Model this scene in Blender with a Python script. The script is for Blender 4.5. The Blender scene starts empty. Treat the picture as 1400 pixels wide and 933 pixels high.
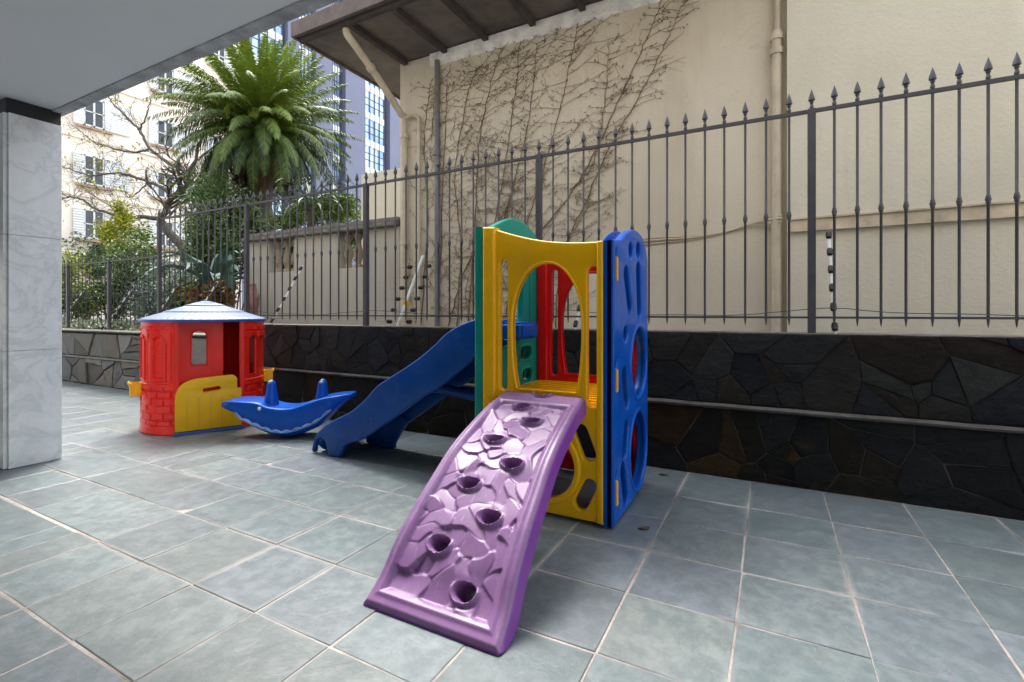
import bpy, bmesh, math, random
import numpy as np
from mathutils import Vector, Matrix, noise
R = math.radians
random.seed(7); RNG = np.random.default_rng(5)
SC = bpy.context.scene
COL = SC.collection

# ------------------------------------------------------------------ camera, sky, sun, exposure
F, CX, HY, EYE = 665.6, 700.0, 428.0, 1.2          # focal length and horizon in photo pixels, eye height in metres
YAW = math.atan(353 / F); SA, CA = math.sin(YAW), math.cos(YAW)
cam = bpy.data.cameras.new('camera'); cam.sensor_width = 36; cam.lens = F / 1400 * 36
cam.shift_y = -(466.5 - HY) / 1400; cam.clip_start = .05; cam.clip_end = 1500
co = bpy.data.objects.new('camera', cam); COL.objects.link(co)
co.location = (0, 0, EYE); co.rotation_euler = (R(90), 0, YAW); SC.camera = co

SUN_EL, SUN_AZ = R(58), R(-48)                     # azimuth measured from +Y towards +X
w = bpy.data.worlds.new('World'); SC.world = w; w.use_nodes = True
nt = w.node_tree; nt.nodes.clear()
sky = nt.nodes.new('ShaderNodeTexSky'); sky.sky_type = 'NISHITA'; sky.sun_disc = False
sky.sun_elevation = SUN_EL; sky.sun_rotation = SUN_AZ; sky.air_density = 1.2; sky.dust_density = 3.0
hs = nt.nodes.new('ShaderNodeHueSaturation'); hs.inputs['Saturation'].default_value = .40
bg = nt.nodes.new('ShaderNodeBackground'); bg.inputs['Strength'].default_value = .12
ow = nt.nodes.new('ShaderNodeOutputWorld')
nt.links.new(sky.outputs[0], hs.inputs['Color']); nt.links.new(hs.outputs[0], bg.inputs['Color']); nt.links.new(bg.outputs[0], ow.inputs[0])
sl = bpy.data.lights.new('sun', 'SUN'); sl.energy = 1.3; sl.angle = R(28); sl.color = (1, .96, .9)
so = bpy.data.objects.new('sun', sl); COL.objects.link(so)
dirv = Vector((math.sin(SUN_AZ) * math.cos(SUN_EL), math.cos(SUN_AZ) * math.cos(SUN_EL), math.sin(SUN_EL)))
so.rotation_euler = dirv.to_track_quat('Z', 'Y').to_euler(); so.location = (0, 2, 20)
SC.view_settings.view_transform = 'Standard'; SC.view_settings.look = 'None'
SC.view_settings.exposure = 2.5; SC.view_settings.gamma = 1.0
SC.render.engine = 'CYCLES'; SC.cycles.use_denoising = True; SC.cycles.max_bounces = 8; SC.cycles.diffuse_bounces = 5

# ------------------------------------------------------------------ helpers
def ray(px, py):
    r = (px - CX) / F; return (r * CA - SA, r * SA + CA, -(py - HY) / F)
def onY(px, py, Y):
    d = ray(px, py); t = Y / d[1]; return (d[0] * t, EYE + d[2] * t)
def onX(px, py, X):
    d = ray(px, py); t = X / d[0]; return (d[1] * t, EYE + d[2] * t)

def hexc(h):
    out = []
    for i in (0, 2, 4):
        v = int(h[i:i + 2], 16) / 255
        out.append(v / 12.92 if v <= .04045 else ((v + .055) / 1.055) ** 2.4)
    return tuple(out)

class NT:                                           # a small node writer
    def __init__(s, m):
        s.t = m.node_tree; s.b = s.t.nodes['Principled BSDF']; s.tc = None
    def n(s, kind, **k):
        nd = s.t.nodes.new('ShaderNode' + kind)
        for a, v in k.items():
            if a.startswith('i_'):
                key = a[2:]; key = int(key) if key.isdigit() else key
                s.set(nd.inputs[key], v)
            else: setattr(nd, a, v)
        return nd
    def set(s, sock, v):
        if isinstance(v, bpy.types.NodeSocket): s.t.links.new(v, sock)
        else:
            if sock.type == 'RGBA' and len(v) == 3: v = (*v, 1)
            sock.default_value = v
    def co(s):
        if not s.tc: s.tc = s.n('TexCoord').outputs['Object']
        return s.tc
    def scaled(s, v): return s.n('Mapping', i_Vector=s.co(), i_Scale=v).outputs[0]
    def noise(s, scale, detail=6, rough=.6, vec=None, dist=0):
        return s.n('TexNoise', i_Vector=vec or s.co(), i_Scale=scale, i_Detail=detail, i_Roughness=rough, i_Distortion=dist).outputs['Fac']
    def ramp(s, fac, stops):
        r = s.n('ValToRGB', i_Fac=fac); e = r.color_ramp.elements
        while len(e) < len(stops): e.new(.5)
        for q, (p, c) in zip(e, stops):
            q.position = p; q.color = (*c, 1) if not isinstance(c, (int, float)) else (c, c, c, 1)
        return r.outputs[0]
    def mix(s, fac, a, b, mode='MIX'):
        m = s.n('Mix', data_type='RGBA', blend_type=mode)
        s.set(m.inputs[0], fac); s.set(m.inputs[6], a); s.set(m.inputs[7], b); return m.outputs[2]
    def math(s, op, a, b=0.0):
        m = s.n('Math', operation=op); s.set(m.inputs[0], a); s.set(m.inputs[1], b); return m.outputs[0]
    def bump(s, h, strength, dist=.01):
        b = s.n('Bump', i_Strength=strength, i_Distance=dist, i_Height=h); s.set(s.b.inputs['Normal'], b.outputs[0])
    def attr(s, name): return s.n('Attribute', attribute_name=name).outputs['Color']

MATS = {}
def mat(name, base, rough=.5, var=.12, vscale=6, bump=0, bscale=40, spec=.5, metal=0, fn=None, dirt=0, coat=0):
    if name in MATS: return MATS[name]
    m = bpy.data.materials.new(name); m.use_nodes = True; t = NT(m); b = t.b
    b.inputs['Roughness'].default_value = rough; b.inputs['Metallic'].default_value = metal
    b.inputs['Specular IOR Level'].default_value = spec; b.inputs['Coat Weight'].default_value = coat
    if fn: fn(t)
    else:
        n = t.noise(vscale); dark = tuple(c * (1 - var) for c in base); lite = tuple(min(1, c * (1 + var)) for c in base)
        c = t.ramp(n, [(.3, dark), (.7, lite)])
        if dirt:
            d = t.ramp(t.noise(3.1, 8, .7), [(.5, 0), (.75, 1)])
            c = t.mix(t.math('MULTIPLY', d, dirt), c, (.16, .14, .11))
            if 'plastic' in name:                    # sun-faded patches and scuffs
                pale = tuple(x * .75 + .10 for x in base)
                c = t.mix(t.ramp(t.noise(5, 8, .75, None, 1.2), [(.52, 0), (.74, .22)]), c, pale)
                c = t.mix(t.ramp(t.noise(38, 4, .8, t.scaled((1, 1, .12))), [(.66, 0), (.72, .30)]), c, pale)
        t.set(b.inputs['Base Color'], c)
        t.set(b.inputs['Roughness'], t.math('ADD', rough - .07, t.math('MULTIPLY', t.noise(vscale * 2.3), .14)))
        if bump: t.bump(t.noise(bscale, 8, .65), bump)
    MATS[name] = m; return m

def link(name, me, m=None, parent=None, smooth=None):
    o = bpy.data.objects.new(name, me); COL.objects.link(o)
    if m is not None:
        for x in (m if isinstance(m, (list, tuple)) else [m]): me.materials.append(x)
    if parent: o.parent = parent
    if smooth is not None and len(me.polygons):
        me.polygons.foreach_set('use_smooth', [True] * len(me.polygons)); me.set_sharp_from_angle(angle=R(smooth))
    return o
def tag(o, label, cat, group=None, kind=None):
    if label: o['label'] = label
    if cat: o['category'] = cat
    if group: o['group'] = group
    if kind: o['kind'] = kind
    return o
def empty(name, loc=(0, 0, 0), rz=0, label=None, cat=None, group=None):
    o = bpy.data.objects.new(name, None); COL.objects.link(o); o.location = loc; o.rotation_euler = (0, 0, rz)
    o.empty_display_size = .1
    return tag(o, label, cat, group)
def dup(root, loc, label=None):
    r = root.copy(); COL.objects.link(r); r.location = loc
    if label: r['label'] = label
    for ch in list(root.children):
        c = ch.copy(); COL.objects.link(c); c.parent = r
        for g in list(ch.children):
            d = g.copy(); COL.objects.link(d); d.parent = c
    return r

class MB:                                           # gathers shapes into one mesh
    def __init__(s): s.v = []; s.f = []; s.c = None
    def add(s, vs, fs):
        o = len(s.v); s.v += [tuple(p) for p in vs]; s.f += [tuple(i + o for i in f) for f in fs]; return s
    def box(s, x0, x1, y0, y1, z0, z1, M=None):
        vs = [Vector((x, y, z)) for x in (x0, x1) for y in (y0, y1) for z in (z0, z1)]
        if M: vs = [M @ p for p in vs]
        return s.add(vs, [(0, 1, 3, 2), (4, 6, 7, 5), (0, 4, 5, 1), (2, 3, 7, 6), (0, 2, 6, 4), (1, 5, 7, 3)])
    def tube(s, pts, rad, n=6, caps=True):
        pts = [Vector(p) for p in pts]; k = len(pts)
        rad = rad if isinstance(rad, (list, tuple)) else [rad] * k
        vs = []; prev = None
        for i, p in enumerate(pts):
            d = (pts[min(i + 1, k - 1)] - pts[max(i - 1, 0)])
            if d.length < 1e-9: d = Vector((0, 0, 1))
            d.normalize()
            if prev is None:
                a = d.orthogonal().normalized()
            else:
                a = prev - d * prev.dot(d)
                a = a.normalized() if a.length > 1e-6 else d.orthogonal().normalized()
            prev = a; b = d.cross(a)
            for j in range(n):
                t = 2 * math.pi * j / n; vs.append(p + (a * math.cos(t) + b * math.sin(t)) * rad[i])
        fs = [(i * n + j, i * n + (j + 1) % n, (i + 1) * n + (j + 1) % n, (i + 1) * n + j) for i in range(k - 1) for j in range(n)]
        if caps: fs += [tuple(range(n - 1, -1, -1)), tuple((k - 1) * n + j for j in range(n))]
        return s.add(vs, fs)
    def lathe(s, prof, c=(0, 0, 0), n=16, M=None):
        vs = []
        for r, z in prof:
            for j in range(n):
                t = 2 * math.pi * j / n; p = Vector((r * math.cos(t), r * math.sin(t), z))
                if M: p = M @ p
                vs.append(p + Vector(c))
        fs = [(i * n + j, i * n + (j + 1) % n, (i + 1) * n + (j + 1) % n, (i + 1) * n + j) for i in range(len(prof) - 1) for j in range(n)]
        if prof[0][0] > 1e-4: fs.append(tuple(range(n - 1, -1, -1)))
        if prof[-1][0] > 1e-4: fs.append(tuple((len(prof) - 1) * n + j for j in range(n)))
        return s.add(vs, fs)
    def grid(s, P, wrap=False):                     # P[i][j] -> point
        ni, nj = len(P), len(P[0]); vs = [p for r in P for p in r]
        return s.add(vs, [(i * nj + j, i * nj + (j + 1) % nj, (i + 1) * nj + (j + 1) % nj, (i + 1) * nj + j)
                          for i in range(ni - 1) for j in range(nj if wrap else nj - 1)])
    def mesh(s, name, merge=0, fix=True):
        me = bpy.data.meshes.new(name); me.from_pydata(s.v, [], s.f); me.validate()
        if fix or merge:
            bm = bmesh.new(); bm.from_mesh(me)
            if merge: bmesh.ops.remove_doubles(bm, verts=bm.verts, dist=merge)
            if fix: bmesh.ops.recalc_face_normals(bm, faces=bm.faces)
            bm.to_mesh(me); bm.free()
        return me
    def build(s, name, m, parent=None, smooth=None, bevel=0, seg=2, merge=0, fix=True):
        me = s.mesh(name, merge, fix)
        if bevel:
            bm = bmesh.new(); bm.from_mesh(me)
            bmesh.ops.bevel(bm, geom=[e for e in bm.edges if len(e.link_faces) == 2 and e.calc_face_angle(0) > R(30)],
                            offset=bevel, segments=seg, affect='EDGES', clamp_overlap=True)
            bm.to_mesh(me); bm.free()
        return link(name, me, m, parent, smooth)

def vcol(me, per_face, name='Col'):                 # per-face identity colours
    a = me.color_attributes.new(name, 'FLOAT_COLOR', 'CORNER')
    vals = np.ones((len(me.loops), 4), np.float32)
    for p in me.polygons:
        c = per_face[p.index]
        vals[p.loop_start:p.loop_start + p.loop_total, :3] = c
    a.data.foreach_set('color', vals.ravel())

# moulded panels: outlines with holes, rounded edges (2-D curve -> mesh)
def shape_mesh(splines, thick, bev, res=2):
    cu = bpy.data.curves.new('shape', 'CURVE'); cu.dimensions = '2D'; cu.fill_mode = 'BOTH'
    cu.extrude = max(thick / 2 - bev, .0005); cu.bevel_depth = bev; cu.bevel_resolution = res; cu.offset = -bev
    for pts in splines:
        sp = cu.splines.new('POLY'); sp.points.add(len(pts) - 1)
        for q, (x, y) in zip(sp.points, pts): q.co = (x, y, 0, 1)
        sp.use_cyclic_u = True
    o = bpy.data.objects.new('shape', cu); COL.objects.link(o)
    dg = bpy.context.evaluated_depsgraph_get(); me = bpy.data.meshes.new_from_object(o.evaluated_get(dg))
    bpy.data.objects.remove(o); bpy.data.curves.remove(cu)
    return me
def shapes(name, specs, m, parent, smooth=40):
    """specs: list of (splines, thick, bevel, matrix) joined into one mesh object"""
    bm = bmesh.new()
    for spl, th, bv, M in specs:
        me = shape_mesh(spl, th, bv); me.transform(M); bm.from_mesh(me); bpy.data.meshes.remove(me)
    bmesh.ops.remove_doubles(bm, verts=bm.verts, dist=1e-5)
    me = bpy.data.meshes.new(name); bm.to_mesh(me); bm.free()
    return link(name, me, m, parent, smooth)
def ell(cx, cy, rx, ry, n=40, p=2.0, rot=0):
    out = []
    for i in range(n):
        t = 2 * math.pi * i / n; c, s_ = math.cos(t), math.sin(t)
        x = rx * math.copysign(abs(c) ** (2 / p), c); y = ry * math.copysign(abs(s_) ** (2 / p), s_)
        out.append((cx + x * math.cos(rot) - y * math.sin(rot), cy + x * math.sin(rot) + y * math.cos(rot)))
    return out
def slot(x0, y0, x1, y1, r, n=8):                   # a stadium from one end to the other
    a = math.atan2(y1 - y0, x1 - x0); out = []
    for k in range(n + 1): t = a + math.pi / 2 + math.pi * k / n; out.append((x0 + r * math.cos(t), y0 + r * math.sin(t)))
    for k in range(n + 1): t = a - math.pi / 2 + math.pi * k / n; out.append((x1 + r * math.cos(t), y1 + r * math.sin(t)))
    return out
def smooth_pts(pts, n=8, closed=False):             # Catmull-Rom through points
    P = [Vector(p) for p in pts]; out = []; k = len(P)
    rng = range(k) if closed else range(k - 1)
    for i in rng:
        if closed: p0, p1, p2, p3 = P[i - 1], P[i], P[(i + 1) % k], P[(i + 2) % k]
        else: p0, p1, p2, p3 = P[max(i - 1, 0)], P[i], P[i + 1], P[min(i + 2, k - 1)]
        for j in range(n):
            t = j / n
            out.append(tuple(.5 * ((2 * p1) + (p2 - p0) * t + (2 * p0 - 5 * p1 + 4 * p2 - p3) * t * t + (3 * p1 - p0 - 3 * p2 + p3) * t ** 3)))
    if not closed: out.append(tuple(P[-1]))
    return out
def planeM(u, n, o):                                # local x -> u, local y -> up, local z -> n
    u, n = Vector(u), Vector(n); M = Matrix.Identity(4)
    for i in range(3): M[i][0] = u[i]; M[i][1] = (0, 0, 1)[i]; M[i][2] = n[i]; M[i][3] = o[i]
    return M
MX = lambda y: planeM((1, 0, 0), (0, -1, 0), (0, y, 0))   # a panel facing the street side (-Y); 2-D = (x, z)
MY = lambda x: planeM((0, 1, 0), (1, 0, 0), (x, 0, 0))    # a panel facing +X; 2-D = (y, z)

# ------------------------------------------------------------------ materials
def slate_fn(t):
    a = t.attr('Col'); sep = t.n('SeparateColor', i_Color=a)
    v = t.n('VectorMath', operation='ADD'); t.set(v.inputs[0], t.co())
    off = t.n('VectorMath', operation='SCALE', i_Scale=37.0); t.set(off.inputs[0], a); t.set(v.inputs[1], off.outputs[0]); vec = v.outputs[0]
    base = t.ramp(sep.outputs[0], [(0, (.130, .168, .176)), (.25, (.178, .212, .218)), (.45, (.142, .174, .186)), (.62, (.188, .210, .205)), (.8, (.145, .168, .196)), (1, (.165, .180, .208))])
    base = t.mix(1.0, base, t.ramp(sep.outputs[1], [(0, .82), (1, 1.16)]), 'MULTIPLY')
    n1 = t.noise(3.2, 9, .62, vec, .8); n2 = t.noise(14, 8, .7, vec)
    c = t.mix(t.ramp(n1, [(.35, 0), (.7, .75)]), base, t.mix(.5, base, (.27, .325, .32)))
    c = t.mix(t.ramp(n2, [(.42, .5), (.6, 0)]), c, (.085, .115, .12))
    c = t.mix(t.ramp(t.noise(1.3, 7, .68), [(.52, 0), (.75, .25)]), c, (.10, .118, .12))
    c = t.mix(t.ramp(t.noise(7, 9, .75, vec, 2.2), [(.6, 0), (.68, .35)]), c, (.32, .35, .33))
    rust = t.ramp(t.noise(2.3, 6, .6, vec, 1.5), [(.6, 0), (.8, .35)])
    c = t.mix(rust, c, (.21, .215, .165))
    # lime bloom creeping in from the joints
    uv = t.n('UVMap').outputs[0]; s2 = t.n('SeparateXYZ', i_Vector=uv)
    ex = t.math('ABSOLUTE', t.math('SUBTRACT', s2.outputs[0], .5)); ey = t.math('ABSOLUTE', t.math('SUBTRACT', s2.outputs[1], .5))
    e = t.math('MAXIMUM', ex, ey); e = t.math('ADD', e, t.math('MULTIPLY', t.math('SUBTRACT', t.noise(11, 6, .7), .5), .07))
    bloom = t.math('MULTIPLY', t.ramp(e, [(.455, 0), (.505, 1)]), t.ramp(t.noise(1.1, 4, .6), [(.45, 0), (.62, .55)]))
    cl = t.math('ABSOLUTE', t.math('SUBTRACT', t.noise(2.6, 10, .62, vec, 1.4), .5)); c = t.mix(t.math('MULTIPLY', t.ramp(cl, [(0, 1), (.012, 0)]), .35), c, (.09, .11, .11))
    c = t.mix(bloom, c, (.42, .40, .375))
    t.set(t.b.inputs['Base Color'], c)
    t.set(t.b.inputs['Roughness'], t.math('ADD', .26, t.math('MULTIPLY', n2, .26)))
    t.bump(t.math('ADD', t.noise(5, 10, .68, vec, .6), t.math('MULTIPLY', t.noise(45, 6, .7, vec), .25)), .55, .008)
M_slate = mat('slate', None, .45, fn=slate_fn)
def grout_fn(t):
    c = t.ramp(t.noise(1.4, 5, .6), [(.36, (.16, .125, .115)), (.44, (.36, .31, .29)), (.6, (.50, .46, .43))])
    c = t.mix(t.ramp(t.noise(30, 6, .7), [(.4, 0), (.7, .5)]), c, (.2, .17, .15))
    t.set(t.b.inputs['Base Color'], c); t.bump(t.noise(60, 6, .7), .5, .004)
M_grout = mat('grout', None, .9, fn=grout_fn, spec=.2)
def stone_fn(dark):
    def fn(t):
        a = t.attr('Col'); v = t.n('VectorMath', operation='ADD'); t.set(v.inputs[0], t.co())
        off = t.n('VectorMath', operation='SCALE', i_Scale=23.0); t.set(off.inputs[0], a); t.set(v.inputs[1], off.outputs[0]); vec = v.outputs[0]
        n = t.mix(.55, t.noise(7, 11, .74, vec, 1.2), t.noise(4.5, 11, .74, t.scaled((1, 1, 3.2)), .8))
        lo, hi = (.45, 1.6) if dark else (.7, 1.25)
        c = t.mix(1.0, a, t.ramp(n, [(.3, lo * .7), (.7, hi * .7)]), 'MULTIPLY')
        c = t.mix(t.ramp(t.noise(4, 6, .65, vec, 1.0), [(.6, 0), (.78, .4)]), c, (.11, .075, .04) if dark else (.2, .17, .12))
        c = t.mix(t.ramp(t.noise(5.5, 8, .7, None, 2.5), [(.70, 0), (.76, .4)]), c, (.30, .28, .25))
        t.set(t.b.inputs['Base Color'], c); t.set(t.b.inputs['Roughness'], t.math('ADD', .42, t.math('MULTIPLY', n, .3)))
        t.bump(t.math('ADD', n, t.math('MULTIPLY', t.noise(40, 8, .7, vec), .35)), 1.0, .035)
    return fn
M_stone = mat('dark_flagstone', None, .6, fn=stone_fn(True), spec=.08)
M_stone2 = mat('grey_flagstone', None, .6, fn=stone_fn(False), spec=.35)
M_mortar_dark = mat('wall_mortar_dark', (.024, .023, .021), .95, .3, 20, .4, 60, spec=.1)
M_mortar = mat('wall_mortar', (.075, .068, .058), .9, .45, 5, .5, 60, spec=.2)
M_ledge = mat('wall_ledge', (.085, .076, .07), .85, .4, 6, .5, 50)
def plaster_fn(base, stain):
    def fn(t):
        big = t.noise(.55, 6, .6); c = t.ramp(big, [(.3, tuple(x * .88 for x in base)), (.7, tuple(x * 1.06 for x in base))])
        streak = t.noise(2.2, 8, .65, t.scaled((1.2, 1.2, .16)))
        c = t.mix(t.ramp(streak, [(.46, 0), (.72, .5)]), c, stain); crack = t.ramp(t.math('ABSOLUTE', t.math('SUBTRACT', t.noise(1.1, 9, .6, None, .8), .5)), [(0, .5), (.006, 0)]); c = t.mix(t.math('MULTIPLY', crack, t.ramp(t.noise(.9), [(.5, 0), (.6, 1)])), c, stain)
        sp = t.ramp(t.noise(17, 5, .6), [(.66, 0), (.74, .30)]); c = t.mix(sp, c, tuple(x * .55 for x in base))
        t.set(t.b.inputs['Base Color'], c); t.bump(t.math('ADD', t.noise(42, 8, .7), t.math('MULTIPLY', t.noise(9, 4, .6), .6)), .55, .012)
    return fn
M_plaster = mat('cream_plaster', None, .9, fn=plaster_fn((.67, .60, .48), (.50, .425, .32)), spec=.15)
M_plaster2 = mat('cream_plaster_pale', None, .9, fn=plaster_fn((.69, .635, .515), (.56, .50, .39)), spec=.15)
M_garden = mat('weathered_plaster', None, .9, fn=plaster_fn((.52, .485, .41), (.33, .29, .25)), spec=.15)
M_coping = mat('mossy_coping', (.20, .185, .165), .95, .5, 9, .6, 40, spec=.1)
M_frieze = mat('peeling_white', (.80, .78, .75), .9, .25, 8, .4, 40)
M_soffit = mat('soffit_boards', (.16, .135, .115), .85, .35, 2.5, .3, 30)
M_rafter = mat('rafter', (.07, .055, .05), .85, .3, 6, .3, 40)
M_fascia = mat('fascia', (.12, .095, .085), .8, .35, 4, .3, 40)
M_rooftile = mat('roof_tile', (.24, .14, .10), .85, .4, 6, .4, 30)
M_pipe = mat('cream_pipe', (.55, .47, .35), .5, .15, 5, dirt=.35)
M_greypipe = mat('grey_pipe', (.17, .165, .17), .6, .3, 5, dirt=.3)
M_iron = mat('fence_paint', (.062, .060, .074), .42, .2, 12, .08, 80)
M_ceil = mat('ceiling_paint', (.88, .885, .885), .85, .03, .9, .06, 60, spec=.2)
M_edge = mat('concrete_drip', (.50, .495, .49), .9, .35, 7, .5, 40)
def marble_fn(t):
    v = t.noise(2.1, 8, .62, None, 1.6); vein = t.ramp(t.math('ABSOLUTE', t.math('SUBTRACT', v, .5)), [(0, 1), (.045, 0)])
    c = t.ramp(t.noise(1.6, 7, .65, None, .7), [(.3, (.72, .73, .75)), (.62, (.88, .88, .885))])
    c = t.mix(t.math('MULTIPLY', vein, .34), c, (.42, .44, .47))
    c = t.mix(t.ramp(t.noise(6, 8, .7, None, 2), [(.55, 0), (.75, .35)]), c, (.52, .54, .57))
    t.set(t.b.inputs['Base Color'], c)
M_marble = mat('grey_white_marble', None, .32, fn=marble_fn)
M_black = mat('black_band', (.012, .012, .014), .35, .2, 8)
M_joint = mat('dark_joint', (.05, .045, .035), .9, .2, 8)
PL = dict(rough=.30, vscale=3.5, bump=.05, bscale=120, spec=.28)
M_yellow = mat('yellow_plastic', (.86, .46, .003), var=.08, dirt=.12, **PL)
M_blue = mat('blue_plastic', (.001, .085, .46), var=.12, dirt=.05, **PL)
M_slideblue = mat('slide_blue_plastic', (.001, .062, .30), var=.14, dirt=.06, **PL)
M_green = mat('green_plastic', (.004, .27, .20), var=.1, dirt=.06, **PL)
M_red = mat('red_plastic', (.66, .006, .008), var=.1, dirt=.05, **PL)
M_housered = mat('playhouse_red_plastic', (.84, .022, .012), var=.10, dirt=.05, **PL)
def purple_fn(t):
    c = t.ramp(t.noise(2.6, 6, .6), [(.3, (.185, .088, .225)), (.7, (.25, .128, .285))])
    c = t.mix(t.ramp(t.noise(22, 7, .7), [(.5, 0), (.75, .35)]), c, (.32, .195, .325))
    c = t.mix(t.ramp(t.noise(3.3, 9, .75, None, 1.5), [(.55, 0), (.72, .45)]), c, (.34, .24, .34))
    c = t.mix(t.ramp(t.noise(60, 3, .8, t.scaled((1, .12, .12))), [(.64, 0), (.70, .35)]), c, (.5, .4, .5))
    c = t.mix(t.ramp(t.noise(7, 8, .75, t.scaled((1, .3, 1))), [(.55, 0), (.75, .22)]), c, (.22, .15, .2))
    t.set(t.b.inputs['Base Color'], c); t.set(t.b.inputs['Roughness'], t.math('ADD', .26, t.math('MULTIPLY', t.noise(9, 6, .7), .26)))
    t.bump(t.noise(130, 4, .6), .08, .002)
M_purple = mat('purple_plastic', None, .35, fn=purple_fn)
M_roofblue = mat('pale_blue_plastic', (.115, .165, .25), .42, .1, 4, .08, 90, dirt=.15)
M_rimblue = mat('rim_blue_plastic', (.03, .10, .40), .4, .12, 4)
M_white = mat('white_paint', (.72, .72, .70), .5, .1, 8)
M_insul = mat('black_insulator', (.015, .014, .016), .35, .2, 8)
M_eye = mat('eye_white', (.75, .77, .8), .3, .05, 8)
M_soil = mat('garden_soil', (.07, .06, .04), .95, .4, 6, .6, 20)
M_ground = mat('ground_earth', (.30, .29, .27), .95, .3, .4, .4, 5)
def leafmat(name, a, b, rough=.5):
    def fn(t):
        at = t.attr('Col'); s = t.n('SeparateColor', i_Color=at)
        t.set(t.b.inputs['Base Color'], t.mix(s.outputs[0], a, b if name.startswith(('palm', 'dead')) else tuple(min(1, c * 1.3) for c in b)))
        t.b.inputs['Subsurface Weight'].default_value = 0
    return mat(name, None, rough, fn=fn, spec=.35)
M_bark = mat('bark', (.085, .07, .058), .9, .4, 14, .7, 40, spec=.15)
M_twig = mat('dry_twig', (.20, .145, .10), .9, .4, 9, spec=.15)

# ------------------------------------------------------------------ setting: ground and floor
MB().add([(-400, -400, -.06), (400, -400, -.06), (400, 400, -.06), (-400, 400, -.06)], [(0, 1, 2, 3)]).build('ground', M_ground)['kind'] = 'structure'
flr = empty('floor'); flr['kind'] = 'structure'
MB().add([(-24, -7, -.0032), (7, -7, -.0032), (7, 3.95, -.0032), (-24, 3.95, -.0032)], [(0, 1, 2, 3)]).build('grout_bed', M_grout, flr)
def build_tiles():
    V = []; Fs = []; cols = []; uvs = []
    X0, Y0, W, H = -.545, 1.238, .428, .418
    def tile(x0, x1, y0, y1):
        g = random.uniform(.0022, .005); j = lambda: random.uniform(-.003, .003)
        if y0 < 1.238 - .01 < y1 and x1 < -3: pass
        if x1 < -2.9 and abs(y0 - 1.238) < .05: y0 += random.uniform(.01, .022)
        t = random.uniform(-.0018, .0018); s_ = random.uniform(-.0018, .0018); z = random.uniform(-.001, .001)
        P = [(x0 + g + j(), y0 + g + j()), (x1 - g + j(), y0 + g + j()), (x1 - g + j(), y1 - g + j()), (x0 + g + j(), y1 - g + j())]
        sg = [(-1, -1), (1, -1), (1, 1), (-1, 1)]; b = .003; o = len(V)
        for (x, y), (a, c) in zip(P, sg): V.append((x, y, -.011))
        for (x, y), (a, c) in zip(P, sg): V.append((x, y, z - .002 + a * t + c * s_))
        for (x, y), (a, c) in zip(P, sg): V.append((x - a * b, y - c * b, z + a * t + c * s_))
        f = [(8, 9, 10, 11)] + [(i, (i + 1) % 4, 4 + (i + 1) % 4, 4 + i) for i in range(4)] + [(4 + i, 4 + (i + 1) % 4, 8 + (i + 1) % 4, 8 + i) for i in range(4)]
        c = (random.random(), random.random(), random.random())
        for q in f:
            Fs.append(tuple(i + o for i in q)); cols.append(c)
            uvs.extend([[((0, 0), (1, 0), (1, 1), (0, 1))[i % 4][k] for k in (0, 1)] for i in q])
    for iy in range(-18, 7):
        y0 = Y0 + H * iy; y1 = y0 + H if iy < 5 else 3.866
        if iy > 5: continue
        ix = -48
        shift = 0
        while ix < 16:
            x0 = X0 + W * ix; x1 = x0 + W
            if x1 < -3.0:
                if random.random() < .35:
                    m = x0 + W * random.uniform(.45, .55); tile(x0, m, y0, y1); tile(m, x1, y0, y1)
                elif random.random() < .25 and x1 + W < -3.0:
                    tile(x0, x1 + W, y0, y1); ix += 1
                elif random.random() < .25:
                    m = (y0 + y1) / 2; tile(x0, x1, y0, m); tile(x0, x1, m, y1)
                else: tile(x0, x1, y0, y1)
            else: tile(x0, x1, y0, y1)
            ix += 1
    me = bpy.data.meshes.new('slate_paving'); me.from_pydata(V, [], Fs); vcol(me, cols)
    uv = me.uv_layers.new(name='UVMap'); uv.data.foreach_set('uv', np.array(uvs, np.float32).ravel())
    link('slate_paving', me, M_slate, flr)
build_tiles()
MB().box(-40, -4.95, 4.2, 26, -.05, .80).build('garden_soil', M_soil)['kind'] = 'structure'

# ------------------------------------------------------------------ our own building: ceiling slab over the camera, marble column
own = empty('apartment_building', (-5.4, 1.6, 0), label='building overhead with flat grey ceiling, concrete drip edge and marble clad column', cat='building')
own.location = (0, 0, 0)
MB().box(-22, 7.5, -7.2, 1.745, 2.85, 3.15).build('ceiling_slab', M_ceil, own)
MB().box(-22, 7.5, 1.745, 1.83, 2.838, 3.15).build('drip_edge', M_edge, own)
MB().box(-22, 7.5, -7.2, 1.80, 3.153, 6.2).build('upper_storeys', M_garden, own)
MB().box(-22, 7.5, -7.2, -7.0, 0, 2.847).build('fill_block_wall', mat('fill_block_grey', (.42, .41, .40), .8, .1, 2), own)  # unseen wall added behind the camera to cut frontal fill light
cb = MB().box(-5.70, -5.17, 1.49, 1.79, 0, 2.849); colm = cb.build('column', M_joint, own)
m = MB()
for z0, z1 in ((.004, .905), (.908, 1.80), (1.803, 2.735)):
    m.box(-5.169, -5.145, 1.485, 1.80, z0, z1); m.box(-5.695, -5.172, 1.462, 1.488, z0, z1); m.box(-5.725, -5.702, 1.485, 1.80, z0, z1); m.box(-5.70, -5.172, 1.792, 1.812, z0, z1)
m.build('marble_cladding', M_marble, colm, bevel=.0015, seg=1)
MB().box(-5.715, -5.155, 1.472, 1.80, 2.737, 2.8475).build('black_band', M_black, colm)

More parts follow.
